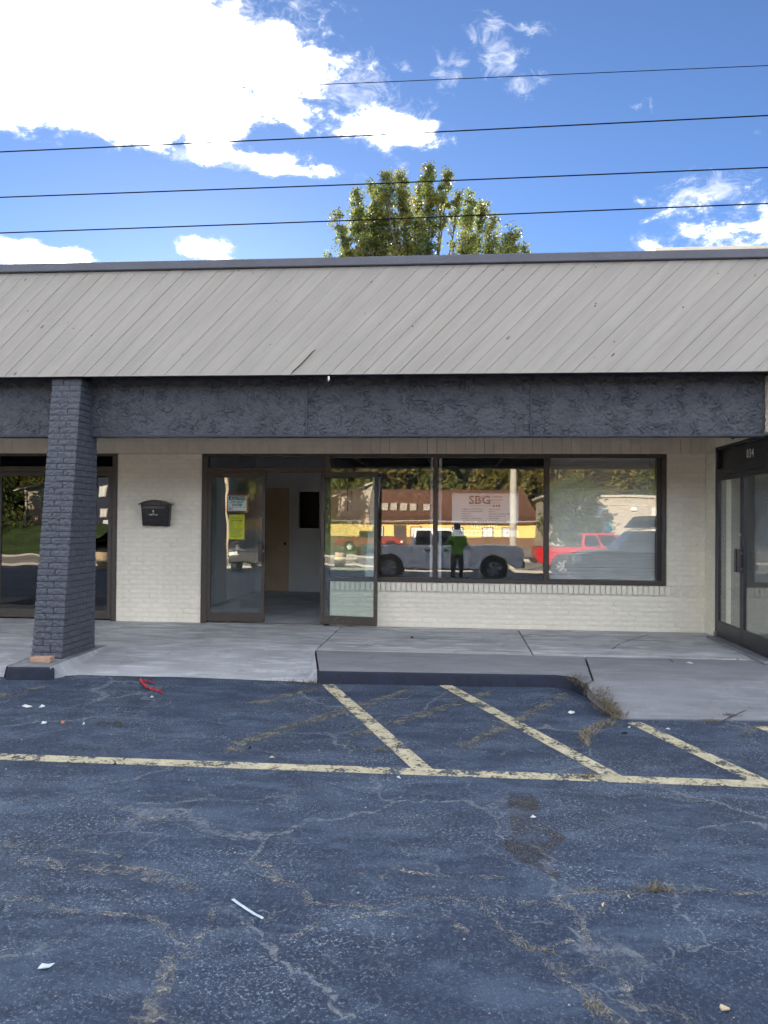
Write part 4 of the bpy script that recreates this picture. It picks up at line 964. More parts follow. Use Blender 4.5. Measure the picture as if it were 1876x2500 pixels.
# ================================================================== BEHIND THE SHOP: tree and overhead wires
def leaf_quad(mb, c, s, rr, slot):
    n = Vector((rr.gauss(0, 1), rr.gauss(0, 1), rr.gauss(0, 1) + .3)).normalized(); a = n.orthogonal().normalized()
    a = (Matrix.Rotation(rr.uniform(0, 6.28), 3, n) @ a); b = n.cross(a)
    l, w = s * rr.uniform(.8, 1.2), s * rr.uniform(.45, .7); k = len(mb.v)
    mb.v += [tuple(c - a * l * .5), tuple(c + b * w * .5 + a * l * .05), tuple(c + a * l * .55), tuple(c - b * w * .5 + a * l * .05)]
    mb.f.append((k, k + 1, k + 2, k + 3)); mb.mi.append(slot)
def cottonwood():
    rr = random.Random(31); TY = 22.0
    t = thing('cottonwood_tree', 'tall olive and yellow cottonwood rising behind the shop roof', 'tree', (-1.4, TY, -.2))
    tr = MB(); cr = MB()
    base = Vector((-1.4, TY, -.3))
    tr.tube([base, base + Vector((.1, 0, 3)), base + Vector((-.1, 0, 6.5)), base + Vector((0, .1, 9.5))], [.5, .42, .36, .26], 9)
    plumes = [((795, 612), .45), ((822, 520), .42), ((842, 572), .6), ((862, 480), .42), ((880, 540), .7), ((868, 462), .3), ((907, 440), .40), ((905, 520), .8), ((943, 412), .46), ((930, 470), .7), ((980, 418), .38), ((960, 520), .9), ((985, 460), .62),
              ((1022, 430), .40), ((1046, 394), .44), ((1050, 450), .62), ((1092, 410), .34), ((1080, 450), .42), ((1015, 530), .75), ((1040, 560), .75), ((920, 590), .95), ((990, 590), .95), ((850, 620), .85), ((790, 632), .5),
              ((1118, 468), .28), ((1152, 472), .46), ((1150, 520), .62), ((1182, 490), .36), ((1105, 600), .6), ((1150, 580), .9), ((1205, 524), .4), ((1200, 585), .75), ((1248, 552), .40), ((1240, 600), .6), ((1262, 562), .26), ((1285, 598), .32), ((1230, 625), .55), ((1060, 630), .55), ((960, 630), .9), ((1275, 622), .4), ((880, 588), .8)]
    for (px, py), rad in plumes:
        rad *= .95
        Y = TY + rr.uniform(-1.5, 1.5); tip = on_y(px, py + rad * 30, Y)
        h0 = rr.uniform(6.5, 9.3); st = base + Vector((0, 0, h0))
        mid = Vector((tip.x * .86 + st.x * .14, Y, tip.z - 1.5 - rad * 1.2))
        pts = [st, st.lerp(mid, .55) + Vector((0, 0, -.1)), mid, mid.lerp(tip, .55), tip]
        tr.tube(pts, [.10, .055, .032, .02, .01], 6)
        segs = [(mid.lerp(tip, .15), tip + Vector((0, 0, rad * .5)))]
        L = (tip - mid).length
        nl = int(1900 * rad * rad * (1 + L * .5) + 700)
        # sub clumps strung along the limb
        clumps = []
        for k in range(int(11 + 16 * rad + L * 5.0)):
            s = rr.random() ** .8; c = mid.lerp(tip + Vector((0, 0, rad * .4)), .1 + .9 * s)
            f = 1.0 - .5 * max(0, s - .5) * 2
            c += Vector((rr.gauss(0, .45), rr.gauss(0, .5), rr.gauss(0, .4))) * rad * f
            clumps.append((c, rr.uniform(.16, .36) * (.6 + rad * .6), rr.choices((0, 1, 2), (4, 4, 2.2))[0]))
            if rr.random() < .5: tr.tube([mid.lerp(tip, max(.0, s - .15)), c], [.022, .008], 4)
        for k in range(nl):
            c, r_, slot = rr.choice(clumps)
            d = Vector((rr.gauss(0, 1), rr.gauss(0, 1), rr.gauss(0, 1))); d = d.normalized() * r_ * rr.random() ** .4
            sl = slot if rr.random() < .75 else rr.randrange(3)
            leaf_quad(cr, c + d, rr.uniform(.07, .13), rr, sl)
    tr.build('trunk', M['bark'], t); cr.build('crown', [M['leaf_a'], M['leaf_b'], M['leaf_c']], t)
cottonwood()

WL = [(((0, 236), (1876, 160)), .012, 'topmost thin overhead wire crossing the big white cloud'), (((0, 371), (1876, 282)), .021, 'second overhead wire from the top, above the treetop'),
      (((0, 482), (1876, 409)), .021, 'third overhead wire from the top, crossing the upper tree crown'), (((0, 569), (1876, 497)), .021, 'lowest overhead wire, crossing the tree crown just above the roof')]
for (a, b), r, lab in WL:
    A, B = on_y(*a, 14), on_y(*b, 14); d = B - A; pts = []
    for k in range(-6, 8):
        t = k / 1.0 * .5 - 0; q = A + d * (t if True else 0); s = t - .5; pts.append(q + Vector((0, 0, .12 * (s * s - .25))))
    w = MB().tube(pts, r, 5).build('overhead_wire', M['wire']); tag(w, lab, 'wire', 'overhead wires above the roof')

# ================================================================== WEEDS AND LITTER
def tuft(name, label, ctr, n, spread, h, mt='dry', plane=None, seed=0, flat=.6, group='dry weeds in the paving joints'):
    rr = random.Random(seed); mb = MB(); c0 = plane(*ctr)
    for k in range(n):
        p = c0 + Vector((rr.gauss(0, spread[0]), rr.gauss(0, spread[1]), 0)); 
        a = rr.uniform(0, 2 * pi); l = h * rr.uniform(.4, 1.2); up = rr.uniform(.15, 1) * (1 - flat * rr.random())
        d = Vector((cos(a) * (1 - up * .6), sin(a) * (1 - up * .6), up)) * l; s = Vector((-sin(a), cos(a), 0)) * rr.uniform(.0012, .0028)
        q = p + d * .55 + Vector((0, 0, l * .08)); e = p + d + Vector((cos(a), sin(a), -.5)) * l * .15
        e.z = max(e.z, p.z + .002)
        mb.add([p - s, p + s, q + s * .8, q - s * .8, e], [(0, 1, 2, 3), (3, 2, 4)])
    o = mb.build(name, M[mt]); return tag(o, label, 'weed', group)
def lz(x, y): return lot(x, y, .002)
def wz(x, y): return on_z(x, y, .001)
def ez_(x, y): return on_z(x, y, -.02 - .12 * min(1, max(0, (y - 1655) / 100)))
def rz(x, y): return on_ramp(x, y, .012)
tuft('weed_tuft', 'brown weeds at the left end of the dark kerb below the slab joint', (740, 1668), 170, (.13, .03), .07, 'drydark', lz, 1)
tuft('weed_tuft', 'thin dry weeds below the middle of the dark kerb, beside a pale stub', (955, 1668), 60, (.12, .015), .09, 'drydark', lz, 2)
tuft('weed_tuft', 'dry weeds at the kerb next to the lime green scrap', (1078, 1670), 55, (.05, .015), .09, 'drydark', lz, 3)
tuft('weed_tuft', 'low brown weeds along the kerb right of the lime green scrap', (1205, 1674), 90, (.13, .015), .06, 'drydark', lz, 4)
tuft('weed_tuft', 'dry weeds at the foot of the small kerb under the brick column', (80, 1650), 130, (.13, .025), .07, 'dry', lz, 5)
def weed_line(name, label, pts, n, w, h, mt, plane, seed):
    rr = random.Random(seed); mb = MB()
    P = [plane(*p) for p in pts]
    for k in range(n):
        i = rr.randrange(len(P) - 1); c = P[i].lerp(P[i + 1], rr.random()) + Vector((rr.gauss(0, w), rr.gauss(0, w), 0))
        a = rr.uniform(0, 2 * pi); l = h * rr.uniform(.4, 1.3); up = rr.uniform(.1, .7)
        d = Vector((cos(a), sin(a), up)) * l; s = Vector((-sin(a), cos(a), 0)) * rr.uniform(.0012, .003)
        q = c + d * .55 + Vector((0, 0, l * .1)); e = c + d; e.z = max(e.z - l * .2, c.z + .002)
        mb.add([c - s, c + s, q + s * .8, q - s * .8, e], [(0, 1, 2, 3), (3, 2, 4)])
    return tag(mb.build(name, M[mt]), label, 'weed', 'dry weeds in the paving joints')
weed_line('weed_tuft', 'thick mat of dead brown weeds where the kerb meets the right ramp', [(1395, 1655), (1430, 1668), (1455, 1690), (1475, 1722), (1505, 1750)], 1000, .05, .085, 'drydark', ez_, 6)
weed_line('weed_tuft', 'paler dead grass over the same kerb end, running down the ramp edge', [(1455, 1668), (1470, 1700), (1488, 1730), (1510, 1755)], 480, .045, .08, 'dry', ez_, 7)
weed_line('weed_tuft', 'straggling dry grass lying on the asphalt in front of the right ramp', [(1500, 1768), (1470, 1772), (1440, 1785), (1428, 1800), (1432, 1818)], 260, .022, .075, 'dry', lz, 8)
weed_line('weed_tuft', 'brown weeds lying across the crack in the right ramp', [(1708, 1659), (1740, 1660), (1775, 1664), (1800, 1670), (1838, 1686)], 300, .025, .05, 'drydark', rz, 9)
tuft('weed_tuft', 'small straw coloured tuft at the lower edge of the right ramp', (1735, 1762), 80, (.05, .015), .06, 'dry', lz, 10)
tuft('weed_tuft', 'tiny dark tuft in the crack low on the right ramp', (1783, 1746), 50, (.04, .012), .04, 'drydark', rz, 11)
tuft('weed_tuft', 'isolated yellow tuft on the asphalt above the long yellow line', (572, 1833), 40, (.045, .02), .06, 'dry', lz, 12)
tuft('weed_tuft', 'faint yellow weeds beside the first yellow slanted line', (920, 1832), 45, (.07, .02), .05, 'dry', lz, 13)
tuft('weed_tuft', 'brown tuft on the long yellow line near the second slanted line', (1430, 1897), 70, (.05, .015), .06, 'drydark', lz, 14)
tuft('weed_tuft', 'spiky dry tuft in the asphalt crack at the lower right', (1605, 2172), 80, (.055, .012), .06, 'dry', lz, 15)
tuft('weed_tuft', 'short dry tuft left along the same asphalt crack', (1445, 2175), 22, (.035, .01), .035, 'dry', lz, 16)
tuft('weed_tuft', 'dry tuft in the fork of cracks at the bottom right', (1328, 2322), 22, (.035, .012), .03, 'dry', lz, 17)
weed_line('weed_tuft', 'dried moss and weeds in the crack at the bottom edge', [(1430, 2440), (1455, 2465), (1480, 2480)], 60, .02, .016, 'dry', lz, 18)
# litter
bk = MB().box(-.105, .105, -.055, .055, 0, .055).build('loose_brick', M['rawbrick'], None, bevel=.004)
p = wz(104, 1616); bk.location = (p.x, p.y, .002); bk.rotation_euler = (0, 0, R(3)); tag(bk, 'loose tan brick lying at the foot of the slate column', 'brick')
def ribbon(name, label, cat, pts, w, mt, h=.006, wob=.004, lay=None):
    P = [(lay or lot)(a, b, h) for a, b in pts]; Q = []
    for a, b in zip(P[:-1], P[1:]):
        for k in range(4): Q.append(a.lerp(b, k / 4))
    Q.append(P[-1]); mb = MB(); L = []; 
    for i, q in enumerate(Q):
        d = (Q[min(i + 1, len(Q) - 1)] - Q[max(i - 1, 0)]).normalized(); s = Vector((-d.y, d.x, 0)).normalized() * w / 2
        z = Vector((0, 0, wob * (1 + sin(i * 1.9))))
        L.append([q - s + z, q + s + z, q + s + z + Vector((0, 0, .0022)), q - s + z + Vector((0, 0, .0022))])
    return tag(mb.ring_loft(L).build(name, M[mt]), label, cat)
rb = thing('red_strapping', 'tangled red plastic strapping on the asphalt below the ramp', 'strapping', lot(365, 1672))
rr = random.Random(2)
for k in range(5):
    o = ribbon('strand', None, None, [(342 + rr.uniform(-2, 2), 1658 + k * 1.2), (352, 1674 + rr.uniform(-3, 3)), (366, 1684 + rr.uniform(-3, 3)), (383, 1688 + rr.uniform(-4, 4)), (398, 1692 + rr.uniform(-3, 3))], .010, 'redplastic', .004 + .003 * k, .006)
    adopt(o, rb)
for k in range(3):
    o = ribbon('strand', None, None, [(342 + k, 1661 + k), (355, 1662 + k * 2), (366, 1665 + rr.uniform(-1, 2)), (375, 1667 + k)], .010, 'redplastic', .004 + .004 * k, .006); adopt(o, rb)
ribbon('plastic_strip', 'curved pale plastic strip lying alone on the asphalt', 'strip', [(568, 2196), (592, 2213), (618, 2230), (642, 2243)], .0135, 'plasticstrip', .004, .0006)
def scrap(label, pts, mt, name='paper_scrap', cat='scrap', h=.004, th=.003, plane=None, curl=.006):
    P = [(plane or lot)(a, b, h) for a, b in pts]; n = len(P); c = sum(P, Vector()) / n
    P = [q + Vector((0, 0, curl * (i % 2))) for i, q in enumerate(P)]
    mb = MB().add(P + [q + Vector((0, 0, th)) for q in P] + [c + Vector((0, 0, th + curl * .8))], [tuple(range(n))[::-1]] + [(i, (i + 1) % n, n + (i + 1) % n, n + i) for i in range(n)] + [(n + i, n + (i + 1) % n, 2 * n) for i in range(n)])
    return tag(mb.build(name, M[mt]), label, cat)
scrap('torn arrow shaped white paper scrap at the lower left of the asphalt', [(92, 2366), (103, 2357), (118, 2355), (134, 2356), (122, 2362), (110, 2368)], 'plasticstrip')
scrap('flat white scrap on the far left of the asphalt, largest of a pair', [(54, 1724), (62, 1722), (78, 1724), (80, 1727), (66, 1728)], 'paper')
scrap('smaller ragged white scrap right beside the pair at far left', [(95, 1728), (103, 1722), (111, 1724), (106, 1728)], 'paper')
scrap('bright white chip above the long yellow line, left of an orange chip', [(101, 1768), (104, 1763), (115, 1763), (113, 1768)], 'paper', h=.006)
scrap('small orange chip on the asphalt near a white chip', [(149, 1766), (151, 1761), (158, 1762), (157, 1768)], 'orange')
scrap('white chip to the right of the orange chip', [(202, 1769), (205, 1765), (208, 1768)], 'paper')
scrap('pale blue white flake under the red strapping', [(367, 1703), (371, 1700), (376, 1702), (372, 1704)], 'paper')
scrap('lime green scrap against the dark kerb', [(1088, 1672), (1089, 1668), (1112, 1668), (1110, 1671)], 'limeplastic', 'plastic_scrap', h=.008, th=.02)
scrap('white flake between the slanted yellow lines at right', [(1387, 1740), (1392, 1737), (1403, 1738), (1404, 1742), (1394, 1743)], 'paper')
scrap('white flake at the edge of the brown stain', [(1295, 1996), (1301, 1993), (1309, 1995), (1307, 1999)], 'paper')
scrap('thick tan chip at the lower right corner', [(1757, 2460), (1760, 2458), (1783, 2464), (1782, 2470), (1762, 2468)], 'tan', 'wood_chip', th=.005)
scrap('tan triangular chip at a fork of cracks at right', [(1468, 2207), (1476, 2207), (1472, 2216)], 'tan', 'wood_chip')
scrap('pale stick shaped chip beneath the tuft at right', [(1532, 2188), (1535, 2189), (1540, 2195), (1537, 2195)], 'tan', 'wood_chip')
scrap('small orange tinted chip just above the long line', [(658, 1850), (664, 1848), (671, 1850), (663, 1852)], 'tan', 'wood_chip')
scrap('white chip just below the long yellow line', [(969, 1897), (974, 1897), (979, 1901), (975, 1902)], 'paper')
scrap('pale blue and white scrap on the right ramp', [(1676, 1618), (1684, 1617), (1694, 1620), (1688, 1622)], 'plasticstrip', plane=on_ramp, h=.014)
scrap('white flake near the right slanted line', [(1625, 1780), (1632, 1779), (1637, 1781), (1630, 1782)], 'paper')
scrap('white flake above the third slanted line', [(1533, 1776), (1539, 1775), (1539, 1777)], 'paper')
scrap('grey stone on the right ramp at the frame edge', [(1856, 1663), (1862, 1658), (1870, 1660), (1869, 1666)], 'pebble', 'stone', plane=on_ramp, h=.012, th=.025)
scrap('second grey stone at the frame edge below the first', [(1870, 1697), (1873, 1691), (1880, 1692), (1879, 1698)], 'pebble', 'stone', plane=on_ramp, h=.012, th=.025)
scrap('grey pebble on the walk by the right doors', [(1797, 1614), (1800, 1611), (1806, 1612), (1805, 1615)], 'pebble', 'stone', plane=on_ramp, h=.012, th=.012)
scrap('curled dark leaf on the walk in front of the open door', [(1002, 1557), (1006, 1554), (1012, 1556), (1007, 1559)], 'drydark', 'leaf', plane=on_z, h=.004)
scrap('black scrap below the third slanted line top', [(1518, 1791), (1524, 1788), (1534, 1790), (1527, 1793)], 'rubber', 'rubber_scrap')
scrap('black ring shaped scrap above the long line', [(606, 1826), (611, 1823), (615, 1827), (609, 1829)], 'rubber', 'rubber_scrap')
scrap('black flake lying on the yellow line at left', [(277, 1866), (282, 1863), (285, 1866), (280, 1868)], 'rubber', 'rubber_scrap', h=.008)
# loose pebbles and paint crumbs all over the lot
mb = MB(); rr = random.Random(77)
for k in range(1700):
    X_, Y_ = rr.uniform(-6, 6), rr.uniform(-11, -3.45)
    if mnoise.noise((X_ * .8, Y_ * .8, 2)) + rr.random() * .9 < .12 or (X_ > 1.2 and Y_ > -4.5): continue
    p = Vector((X_, Y_, lotz(Y_))); r = rr.choice((.0025, .003, .004, .005, .007)) * rr.uniform(.6, 1.1); a = rr.uniform(0, 6)
    ring = [p + Vector((cos(a + i * 1.57) * r * rr.uniform(.7, 1.3), sin(a + i * 1.57) * r * rr.uniform(.5, 1), 0)) for i in range(4)]
    mb.add(ring + [p + Vector((rr.uniform(-.2, .2) * r, 0, r * .9))], [(0, 1, 4), (1, 2, 4), (2, 3, 4), (3, 0, 4)])
pb_ = mb.build('gravel', M['pebble']); pb_['kind'] = 'stuff'

# ================================================================== ACROSS THE LOT: what the glass mirrors
def paint(name, c, r=.25): return mat(name, c, r, .5, 2, .04, 0, 0)
M['whitepaint'] = paint('white_car_paint', (.86, .87, .90)); M['redpaint'] = paint('red_car_paint', (.45, .015, .02)); M['darkredpaint'] = paint('dark_red_car_paint', (.22, .02, .015))
M['bluepaint'] = paint('dark_blue_car_paint', (.03, .045, .06)); M['blackpaint'] = paint('black_car_paint', (.012, .013, .015))
M['carglass'] = mat('dark_car_glass', (.01, .012, .014), .05, .6, 3, .1, 0, 0); M['tail'] = mat('red_lamp', (.5, .01, .01), .2, .5, 5, .1, 0, 0)
M['lamp'] = mat('clear_lamp', (.8, .8, .78), .1, .6, 5, .05, 0, 0); M['alloy'] = mat('alloy_wheel', (.6, .6, .62), .25, .5, 5, .05, 0, 0, metal=.9)
M['plastic'] = mat('black_plastic', (.02, .02, .022), .6, .4, 5, .1, 0, 0)

def arc(cx, cz, r, a0, a1, n=9): return [(cx + r * cos(a0 + (a1 - a0) * k / n), cz + r * sin(a0 + (a1 - a0) * k / n)) for k in range(n + 1)]
def wheels(t, xs, hw, r=.40):
    for x in xs:
        for s in (-1, 1):
            c = Vector((x, s * (hw - .13), r)); n = 22
            prof = [(r * .62, -.12), (r * .9, -.13), (r, -.09), (r, .09), (r * .9, .13), (r * .62, .12)]
            rings = [[(c.x + q * cos(2 * pi * k / n), c.y + o, c.z + q * sin(2 * pi * k / n)) for k in range(n)] for q, o in prof]
            w = MB().ring_loft(rings).build('wheel', M['rubber'], t, smooth=False)
            rim = MB(); y = c.y + s * .10
            for k in range(6):
                a = k * pi / 3 + .2; d = Vector((cos(a), 0, sin(a))); e = Vector((-sin(a), 0, cos(a)))
                p = [c + d * .04 - e * .045, c + d * .04 + e * .045, c + d * r * .62 + e * .06, c + d * r * .62 - e * .06]
                q = [Vector((v.x, y, v.z)) for v in p]; rim.add(q + [v + Vector((0, s * .03, 0)) for v in q], [(0, 1, 2, 3), (4, 5, 6, 7), (0, 1, 5, 4), (1, 2, 6, 5), (2, 3, 7, 6), (3, 0, 4, 7)])
            rim.tube([(c.x + r * .63 * cos(2 * pi * k / 20), y + s * .01, c.z + r * .63 * sin(2 * pi * k / 20)) for k in range(21)], .018, 5)
            rim.disc((c.x, y + s * .01, c.z), (0, 1, 0), .06, .05, 10); rim.build('rim', M['alloy'], w)
            MB().disc((x, s * (hw - .16), r + .02), (0, 1, 0), .47, .2, 20).build('wheel_arch', M['plastic'], t)
def cabin(t, base, top, wb, wt, mt, wins, z_off=.006):
    """base/top: (x0, x1, z); wins: fractions along the belt and roof of each side window"""
    bx0, bx1, bz = base; tx0, tx1, tz = top
    MB().hexa([(bx0, -wb, bz), (bx1, -wb, bz), (bx1, wb, bz), (bx0, wb, bz), (tx0, -wt, tz), (tx1, -wt, tz), (tx1, wt, tz), (tx0, wt, tz)]).build('cab', M[mt], t, bevel=.05, seg=3)
    def P(u, v, s, o):
        xb, xt = bx0 + (bx1 - bx0) * u, tx0 + (tx1 - tx0) * u; x = xb + (xt - xb) * v; y = wb + (wt - wb) * v
        return Vector((x, s * (y + o), bz + (tz - bz) * v))
    for s in (-1, 1):
        for u0, u1 in wins:
            a = [P(u0, .10, s, .0), P(u1, .10, s, .0), P(u1, .86, s, .0), P(u0, .86, s, .0)]
            MB().hexa([q - Vector((0, s * .02, 0)) for q in a] + [q + Vector((0, s * z_off, 0)) for q in a]).build('window', M['carglass'], t)
    for nm, b_, t_, dx in (('windshield', bx1, tx1, .012), ('rear_window', bx0, tx0, -.012)):
        def Q(v, s, o): return Vector((b_ + (t_ - b_) * v + o, s * (wb + (wt - wb) * v) * .88, bz + (tz - bz) * v))
        a = [Q(.08, -1, 0), Q(.08, 1, 0), Q(.9, 1, 0), Q(.9, -1, 0)]
        MB().hexa([q - Vector((dx, 0, 0)) for q in a] + [q + Vector((dx, 0, .004)) for q in a]).build(nm, M['carglass'], t)
def pickup(label, mt, loc, rotz=0.0, bed_cover=False):
    t = thing('pickup_truck', label, 'pickup truck', loc, 'pickup trucks across the lot'); t.rotation_euler = (0, 0, 0)
    t.location = (0, 0, 0)
    hw = .99
    pr = [(-2.86, .55), (-2.93, .70), (-2.93, 1.18), (-2.88, 1.22), (-1.02, 1.22), (-.98, 1.20), (1.15, 1.24), (1.9, 1.26), (2.74, 1.24), (2.95, 1.16), (2.97, .9), (2.92, .56), (2.72, .42)]
    pr += arc(1.95, .42, .50, 0, pi)[1:] + [(1.40, .40), (-1.24, .40)] + arc(-1.78, .42, .50, 0, pi)[1:] + [(-2.5, .5)]
    MB().prism([(x, -hw, z) for x, z in pr], (0, 0, 0), (0, 2 * hw, 0)).build('body', M[mt], t, bevel=.035, seg=3)
    cabin(t, (-.98, 1.18, 1.18), (-.88, .36, 1.86), .95, .76, mt, ((.06, .42), (.46, .93)))
    MB().box(-2.84, -1.06, -.80, .80, 1.215, 1.226).build('bed_opening', M['plastic'], t)
    wheels(t, (1.95, -1.78), hw)
    MB().box(2.86, 3.0, -.96, .96, .48, .72).build('front_bumper', M['plastic'], t, bevel=.03); MB().box(-3.05, -2.90, -.92, .92, .52, .70).build('rear_bumper', M['plastic'], t, bevel=.02)
    MB().box(2.88, 2.945, -.62, .62, .74, 1.02).build('grille', M['plastic'], t, bevel=.01)
    for s in (-1, 1):
        MB().box(2.74, 2.935, s * .64, s * 1.0, .80, 1.0).build('headlight', M['lamp'], t, bevel=.01)
        MB().box(-2.945, -2.80, s * .82, s * 1.0, .86, 1.16).build('tail_light', M['tail'], t, bevel=.01)
        MB().box(.78, .92, s * 1.0, s * 1.18, 1.20, 1.40).build('mirror', M['plastic'], t, bevel=.02)
        for x in (-.30, .80 - .65 + .0): MB().box(x - .22 if x < 0 else x, x if x < 0 else x + .22, s * .985, s * 1.015, 1.04, 1.08).build('door_handle', M['plastic'], t)
        for x in (-.97, .08, 1.12): MB().box(x - .005, x + .005, s * .98, s * .9935, .46, 1.18).build('door_seam', M['plastic'], t)
        MB().box(-1.2, 1.4, s * .9, s * 1.02, .36, .42).build('running_board', M['plastic'], t)
    t.location = loc; t.rotation_euler = (0, 0, rotz); return t
def suv(label, mt, loc, rotz, box):
    t = thing('suv', label, 'SUV', (0, 0, 0), 'dark SUVs on the lot'); hw = .95
    pr = [(-2.28, .5), (-2.36, .8), (-2.34, 1.12), (-2.25, 1.18), (.95, 1.16), (1.7, 1.10), (2.2, 1.0), (2.33, .85), (2.33, .55), (2.15, .38)] + arc(1.42, .40, .45, 0, pi)[1:] + [(.9, .36), (-.95, .36)] + arc(-1.42, .40, .45, 0, pi)[1:] + [(-2.1, .45)]
    MB().prism([(x, -hw, z) for x, z in pr], (0, 0, 0), (0, 2 * hw, 0)).build('body', M[mt], t, bevel=.04, seg=3)
    cabin(t, (-2.25, 1.05, 1.14), (-2.05, .45, 1.76), .90, .72, mt, ((.06, .30), (.34, .62), (.66, .94)))
    wheels(t, (1.42, -1.42), hw, .37)
    MB().box(2.28, 2.40, -.9, .9, .45, .68).build('front_bumper', M['plastic'], t, bevel=.03); MB().box(2.26, 2.35, -.5, .5, .72, .95).build('grille', M['plastic'], t, bevel=.01)
    for s in (-1, 1):
        MB().box(2.14, 2.36, s * .56, s * .96, .78, .96).build('headlight', M['lamp'], t, bevel=.01); MB().box(-2.38, -2.2, s * .7, s * .96, .85, 1.12).build('tail_light', M['tail'], t, bevel=.01)
        MB().box(.62, .76, s * .95, s * 1.12, 1.14, 1.30).build('mirror', M[mt], t, bevel=.02)
        MB().tube([(-1.9, s * .62, 1.76), (-1.8, s * .62, 1.83), (.2, s * .62, 1.83), (.35, s * .62, 1.77)], .018).build('roof_rail', M['plastic'], t)
    if box:
        MB().hexa([(-1.9, -.55, 1.86), (.55, -.55, 1.86), (.55, .55, 1.86), (-1.9, .55, 1.86), (-1.85, -.48, 2.22), (.25, -.48, 2.22), (.25, .48, 2.22), (-1.85, .48, 2.22)]).build('roof_box', M['plastic'], t, bevel=.06, seg=3)
    t.location = loc; t.rotation_euler = (0, 0, rotz); return t
pickup('white crew cab pickup truck parked in shade, mirrored large in the middle panes', 'whitepaint', (-.53, -17.99, lotz(-18)))
xr = refl(1375, 1378, 24).x + 1.78
pickup('bright red pickup truck in the sun, its tail mirrored at the third mullion', 'redpaint', (xr, -25.0, lotz(-25)))
xs = refl(984, 1325, 58).x - 2.95
pickup('dark red pickup truck parked far off by the yellow building', 'darkredpaint', (xs, -59, zr))
suv('dark blue SUV with a roof box mirrored behind the slatted blind', 'bluepaint', (refl(1403, 1350, 14).x + 2.35, -14.95, lotz(-15)), pi, True)
suv('black SUV facing the shop, mirrored beside the yellow notice', 'blackpaint', (refl(616, 1300, 22).x, -24.2, lotz(-24)), pi / 2, False)
bx = refl(242, 1358, 20)
br_ = thing('barrel', 'tan barrel standing on the lot, mirrored in the tinted doors', 'barrel', (bx.x, -20.5, lotz(-20.5)))
g0 = lotz(-20.5); MB().ring_loft([[(bx.x + r * cos(k * pi / 8), -20.5 + r * sin(k * pi / 8), g0 + z) for k in range(16)] for r, z in ((.26, 0), (.29, .1), (.30, .45), (.29, .8), (.27, .88))]).build('drum', M['tan'], br_, smooth=False)
MB().disc((bx.x, -20.5, g0 + .9), (0, 0, 1), .28, .05, 16).build('lid', M['plastic'], br_)

# buildings
M['yellowwall'] = mat('yellow_stucco_wall', (.88, .60, .22), .8, .2, 1, .08, 20, .2); M['brownroof'] = mat('brown_shingle_roof', (.12, .062, .042), .9, .2, 1.5, .15, 14, .6, .02)
M['brownwall'] = mat('brown_wainscot', (.19, .12, .085), .9, .2, 1, .12, 20, .2); M['browntrim'] = mat('brown_trim', (.11, .07, .05), .7, .3, 3, .1, 0, 0)
M['tanwall'] = mat('tan_siding', (.42, .33, .24), .8, .2, .8, .08, 12, .2); M['greytan'] = mat('grey_tan_siding', (.40, .36, .30), .8, .2, .8, .08, 12, .2)
M['darkhouse'] = mat('shade_coloured_siding', (.035, .045, .075), .8, .2, .8, .1, 12, .2); M['teal'] = mat('teal_door', (.05, .38, .50), .6, .3, 2, .05, 0, 0)  # the dark siding colour carries the shade of a shaded facade
M['winpane'] = mat('pale_window_blind', (.6, .62, .6), .3, .5, 2, .06, 0, 0); M['roofdark'] = mat('dark_roof_shingle', (.09, .08, .075), .9, .2, 2, .15, 14, .4)
def window_on(h, x, z, w, hh, Y, frame='browntrim'):
    f = MB().box(x - w / 2 - .1, x + w / 2 + .1, Y, Y + .06, z - hh / 2 - .1, z + hh / 2 + .1).build('window', M[frame], h)
    for k in (0, 1): MB().box(x - w / 2 + k * w / 2 + .02, x + k * w / 2 - .02, Y + .05, Y + .075, z - hh / 2, z + hh / 2).build('pane', M['winpane'], f)
YH = -85; rx = refl(1313, 1300, 85).x; lx = rx - 36
h1 = thing('roadside_building', 'low yellow building with a big brown shingled hip roof, mirrored in the display window', 'building', ((rx + lx) / 2, YH - 8, zr))
ez, tz = 2.36, refl(1100, 1200, 91).z
MB().box(lx, rx, YH - 16, YH, .5, ez).build('wall', M['yellowwall'], h1); MB().box(lx - .04, rx + .04, YH - 16.04, YH + .04, zr, .5).build('wainscot', M['brownwall'], h1)
o_ = .9
rings = []
for f_, zf in ((0, 0), (.30, .17), (.62, .55), (.86, .93), (.94, 1)):
    in_ = f_ * 6.2; inx = f_ * 2.3
    rings.append([(lx - o_ + inx, YH + o_ - in_, ez + (tz - ez) * zf), (rx + o_ - inx, YH + o_ - in_, ez + (tz - ez) * zf), (rx + o_ - inx, YH - 16 - o_ + in_, ez + (tz - ez) * zf), (lx - o_ + inx, YH - 16 - o_ + in_, ez + (tz - ez) * zf)])
rf = MB().ring_loft(rings).build('roof', M['brownroof'], h1)
MB().box(lx - o_ - .05, rx + o_ + .05, YH + o_, YH + o_ + .08, ez - .16, ez + .06).build('fascia', M['browntrim'], h1)
MB().box(lx - o_ - .06, rx + o_ + .06, YH + o_ + .081, YH + o_ + .12, ez + .03, ez + .10).build('gutter', M['kerbc'], h1)
yv = YH + o_ - 3.2; zv = ez + (tz - ez) * .42
for px in (942, 964, 987, 1010, 1041):
    x = refl(px, 1232, 88).x; s = .40
    MB().hexa([(x - s, yv + .55, zv - .35), (x + s, yv + .55, zv - .35), (x + s, yv + .75, zv - .35), (x - s, yv + .75, zv - .35), (x - s, yv - .35, zv + .5), (x + s, yv - .35, zv + .5), (x + s, yv - .15, zv + .52), (x - s, yv - .15, zv + .52)]).build('skylight', M['greytan'], rf)
